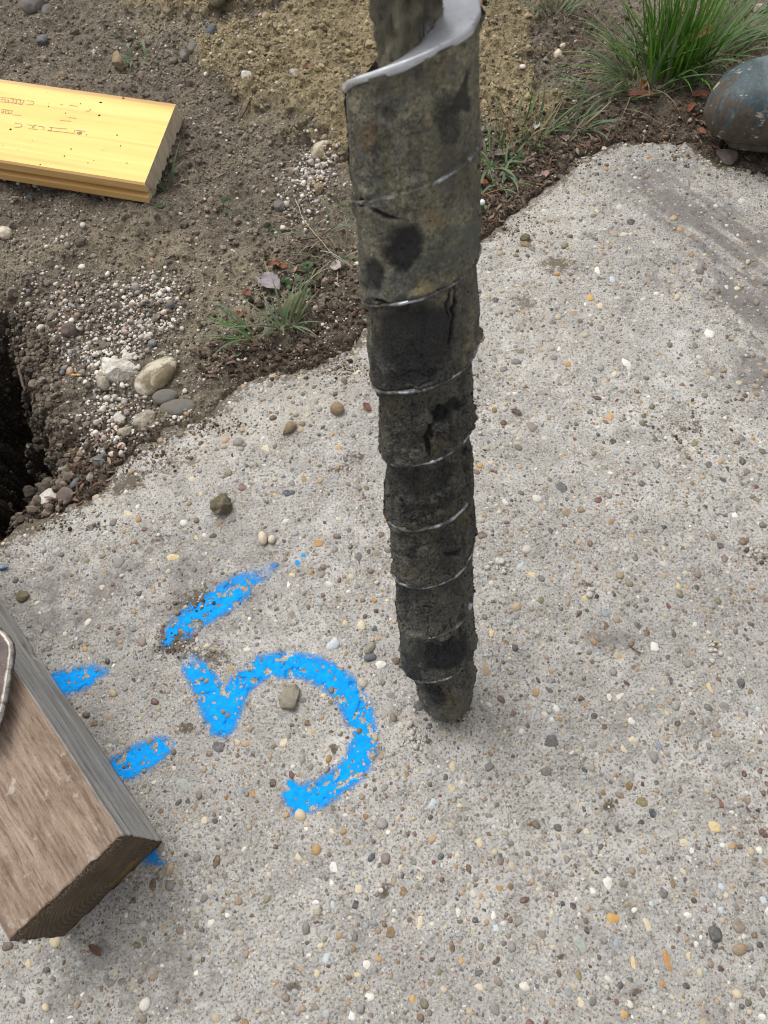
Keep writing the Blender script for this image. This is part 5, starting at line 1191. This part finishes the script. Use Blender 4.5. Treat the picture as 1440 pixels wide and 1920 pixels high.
# ------------------------------------------------------------------ leaves, bark, twigs
def mat_vcol(name, rough=.7):
    s = NM(name); c = s.attr('Col'); n = s.noise(300, 4, .7); c = s.mix(s.ramp(n, [(.3, .5), (.5, 0)]), c, s.mix(.6, c, (.02, .015, .01)))
    return s.fin(c, rough, s.bump(n, .0006, .6), .3)
MV = mat_vcol('litter')
def chips(spots, n, name, label):
    vs, fs, cs = [], [], []
    tot = sum(s_[-1] for s_ in spots)
    for px, py, rx, ry, wt in spots:
        for _ in range(int(n * wt / tot)):
            c = P(px + rng.normal(0, .55) * rx, py + rng.normal(0, .55) * ry); x_, y_ = c[0], c[1]
            if slab_sd(np.array([x_]), np.array([y_]))[0] < -.012 or poly_sd(x_, y_, PIT) < .012: continue
            z_ = max(float(soil_parts(np.array([x_]), np.array([y_]))[0][0]), -.006) + .0015
            L = rng.uniform(.002, .0070); w_ = L * rng.uniform(.16, .4); h_ = L * rng.uniform(.05, .3); e = Euler((rng.normal(0, .35), rng.normal(0, .3), rng.uniform(0, 6.28))).to_matrix(); b0 = len(vs)
            for t, ww, zz_ in ((-1, .25, 0), (-.35, 1, h_), (.35, .9, h_), (1, .2, 0)):
                for sgn, dz in ((-1, 0), (0, .0006 + w_ * .35), (1, 0)):
                    q = e @ Vector((t * L, sgn * ww * w_, zz_ + dz)); vs.append((x_ + q.x, y_ + q.y, z_ + q.z + .001))
            for i in range(3):
                for j in range(2): a = b0 + i * 3 + j; fs.append((a, a + 1, a + 4, a + 3))
            cc = [(.15, .080, .050), (.10, .060, .042), (.21, .125, .075), (.08, .05, .038), (.30, .22, .16), (.19, .14, .115)][rng.choice(6, p=[.3, .25, .12, .15, .08, .10])]
            cs += [np.array(cc) * rng.uniform(.6, 1.25)] * 12
    o = link(name, npmesh(name, vs, fs, np.array(cs), smooth=True), MV); return tag(o, label, 'bark litter', kind='stuff')
chips([(1250, 225, 160, 45, 5), (1120, 270, 90, 25, 2), (1000, 330, 60, 50, 2.5), (930, 390, 40, 40, 2), (1090, 110, 90, 90, 2), (1380, 110, 70, 50, 1.5), (1330, 270, 40, 40, 1.5), (600, 520, 90, 70, 2.2), (560, 640, 130, 30, 1.5), (190, 870, 80, 60, 1.8), (130, 930, 80, 30, 1), (430, 680, 80, 40, .8), (350, 430, 200, 100, .8), (1040, 60, 60, 60, .7), (280, 800, 80, 30, .5)], 1050, 'bark_litter', 'red brown bark and leaf chips along the slab edge')
def leaf_obj(px, py, L, W, ang, colr, label, curl=.25, lift=.004):
    c = P(px, py); z_ = max(float(soil_parts(np.array([c[0]]), np.array([c[1]]))[0][0]), float(slab_h(np.array([c[0]]), np.array([c[1]]))[0]), -.02) + lift
    n = 11; m_ = 5; vs = []; 
    for i in range(n):
        t = i / (n - 1); w_ = W * math.sin(math.pi * (.04 + .92 * t)) ** .7
        for j in range(m_):
            q = (j / (m_ - 1) * 2 - 1); vs.append(((t - .5) * L, q * w_ * (1 + .12 * math.sin(i * 2.7 + j)), curl * W * (q * q) + .12 * L * math.sin(t * 3.1) * curl + .0006 * math.sin(i * 5 + j * 3)))
    fs = grid_faces(m_, n); cs = np.array(colr) * np.random.default_rng(int(px)).uniform(.75, 1.2, (len(vs), 1))
    o = link('dead_leaf', npmesh('dead_leaf', vs, fs, cs), MV); s_ = o.modifiers.new('thickness', 'SOLIDIFY'); s_.thickness = .0004
    u_ = P(px + 10 * math.cos(math.radians(ang)), py + 10 * math.sin(math.radians(ang))) - c
    o.location = (c[0], c[1], z_); o.rotation_euler = (0, 0, math.atan2(u_[1], u_[0])); return tag(o, label, 'leaf')
leaf_obj(506, 536, .036, .0125, 32, (.27, .235, .24), 'curled pinkish grey dead leaf above the thin grass tuft', .5, .006)
leaf_obj(1300, 120, .062, .0085, -28, (.20, .12, .05), 'long brown dead leaf caught in the large grass tuft', .5, .045)
leaf_obj(517, 506, .014, .0045, -20, (.20, .085, .045), 'rust red leaf scrap above the pinkish grey leaf', .5)
leaf_obj(533, 507, .013, .005, 20, (.21, .085, .04), 'darker rust red scrap beside the first one', .5)
leaf_obj(450, 596, .011, .006, -60, (.20, .08, .04), 'small rust brown scrap on the soil left of the thin grass', .5)
leaf_obj(465, 553, .010, .006, -60, (.19, .08, .05), 'brown scrap left of the pinkish grey leaf', .5)
leaf_obj(1205, 166, .020, .006, -60, (.30, .13, .06), 'orange brown bark curl under the large grass tuft', .8)
leaf_obj(1200, 186, .045, .007, 2, (.17, .07, .05), 'long red brown bark strip under the front of the large tuft', .6)
leaf_obj(1292, 212, .024, .004, -58, (.28, .10, .05), 'narrow rust coloured leaf left of the boot toe', .6)
leaf_obj(1312, 187, .028, .007, -5, (.22, .09, .06), 'red brown leaf right beside the boot toe', .5)
leaf_obj(1312, 254, .014, .005, 35, (.26, .11, .06), 'small rust leaf scrap in front of the boot', .6)
leaf_obj(1005, 243, .015, .005, -62, (.46, .43, .42), 'silvery curled leaf in the grass right of the auger', .7)
leaf_obj(1062, 248, .013, .006, 75, (.34, .28, .26), 'greyish pink leaf scrap by the slab edge', .4)
leaf_obj(940, 286, .022, .007, -8, (.19, .15, .13), 'grey brown dead leaf low in the grass', .5)
leaf_obj(905, 342, .015, .005, 10, (.33, .12, .05), 'rust orange leaf scrap hugging the auger', .6)
leaf_obj(1021, 330, .012, .006, 70, (.32, .20, .17), 'pinkish leaf scrap on the dark humus', .5)
leaf_obj(688, 765, .013, .004, 50, (.17, .075, .055), 'red brown bark flake on the slab left of the auger', .5, .0015)
leaf_obj(968, 773, .013, .003, 25, (.15, .10, .085), 'thin brown bark sliver on the slab right of the auger', .5, .0015)
leaf_obj(180, 1781, .014, .003, 40, (.17, .09, .06), 'tiny brown splinter on the slab below the beam end', .5, .0012)
leaf_obj(575, 143, .012, .004, -50, (.16, .07, .045), 'dark red bark flake in the clay mound', .5)
leaf_obj(630, 500, .014, .009, 10, (.40, .34, .31), 'pale pinkish scrap of leaf near the auger', .4)
def twig(pts, r0, colr, label, lift=.003, onslab=False):
    path = []
    for x_, y_ in pts:
        c = P(x_, y_); z_ = float(slab_h(np.array([c[0]]), np.array([c[1]]))[0]) if onslab else float(soil_parts(np.array([c[0]]), np.array([c[1]]))[0][0])
        path.append(np.array([c[0], c[1], max(z_, -.01) + lift]))
    n = 24; t = np.linspace(0, len(path) - 1, n); path = np.array(path); pp = np.stack([np.interp(t, np.arange(len(path)), path[:, q]) for q in range(3)], -1)
    pp[:, :2] += rng.normal(0, .0004, (n, 2)); V = []
    for i in range(n):
        d_ = pp[min(i + 1, n - 1)] - pp[max(i - 1, 0)]; d_ /= np.linalg.norm(d_); s_ = np.cross(d_, [0, 0, 1]); s_ /= np.linalg.norm(s_); u_ = np.cross(s_, d_); r_ = r0 * (1 - .5 * i / n)
        for k in range(6): a = k * math.pi / 3; V.append(pp[i] + r_ * (s_ * math.cos(a) + u_ * math.sin(a)))
    i = np.arange(n - 1)[:, None] * 6; j = np.arange(6)[None]; f = np.stack([i + j, i + (j + 1) % 6, i + 6 + (j + 1) % 6, i + 6 + j], -1).reshape(-1, 4)
    o = link('twig', npmesh('twig', V, f, np.tile(colr, (len(V), 1))), MV); return tag(o, label, 'twig')
twig([(555, 380), (570, 415), (600, 450), (625, 480), (660, 505)], .0009, (.42, .34, .24), 'long dry straw stalk running toward the auger, left side', .006)
twig([(565, 455), (600, 445), (632, 425)], .0013, (.11, .075, .05), 'dark forked twig crossing the straw stalk', .005)
twig([(360, 345), (400, 338), (440, 322)], .0010, (.10, .07, .05), 'dark thin root right of the board corner')
twig([(318, 318), (345, 300), (372, 285)], .0009, (.13, .09, .06), 'thin root reaching up right from the board corner tuft')
twig([(448, 232), (466, 215), (474, 208)], .0014, (.08, .055, .04), 'short dark twig at the foot of the clay mound')
twig([(570, 535), (600, 512), (620, 500), (640, 492)], .0008, (.40, .36, .30), 'pale dry stalk above the clay rock', .007)
twig([(600, 470), (625, 478), (655, 500)], .0009, (.36, .32, .27), 'pale crooked stalk ending at the auger', .008)
twig([(905, 368), (935, 352), (975, 340)], .0008, (.34, .20, .12), 'reddish stalk on dark humus right of the auger', .004)
twig([(980, 272), (1022, 272)], .0009, (.38, .22, .11), 'straight orange brown stalk in the low grass', .005)
twig([(136, 707), (156, 707)], .0016, (.62, .34, .11), 'short straight orange stick beside the pit', .002)
twig([(1178, 1211), (1200, 1227)], .0007, (.14, .075, .05), 'tiny brown needle on the slab right of the auger', .0012, True)
twig([(250, 10), (272, 4)], .0010, (.5, .42, .32), 'pale straw bit at the very top of the soil', .003)
twig([(30, 680), (38, 712), (42, 728)], .0022, (.10, .075, .06), 'dark root sticking out of the pit slope', .004)
# piece of blue plastic at the left border
c = P(9, 1067); v = rock_verts(ICO2[0], 44, .3) * np.array([.0055, .0016, .0015]); o = link('plastic_scrap', npmesh('plastic_scrap', v, ICO2[1]), NM('blue_plastic').fin((.03, .12, .26), .4))
o.location = (c[0], c[1], .002); o.rotation_euler = (0, 0, .3); tag(o, 'small blue plastic scrap on the slab at the left border', 'plastic scrap')
bpy.context.view_layer.update()
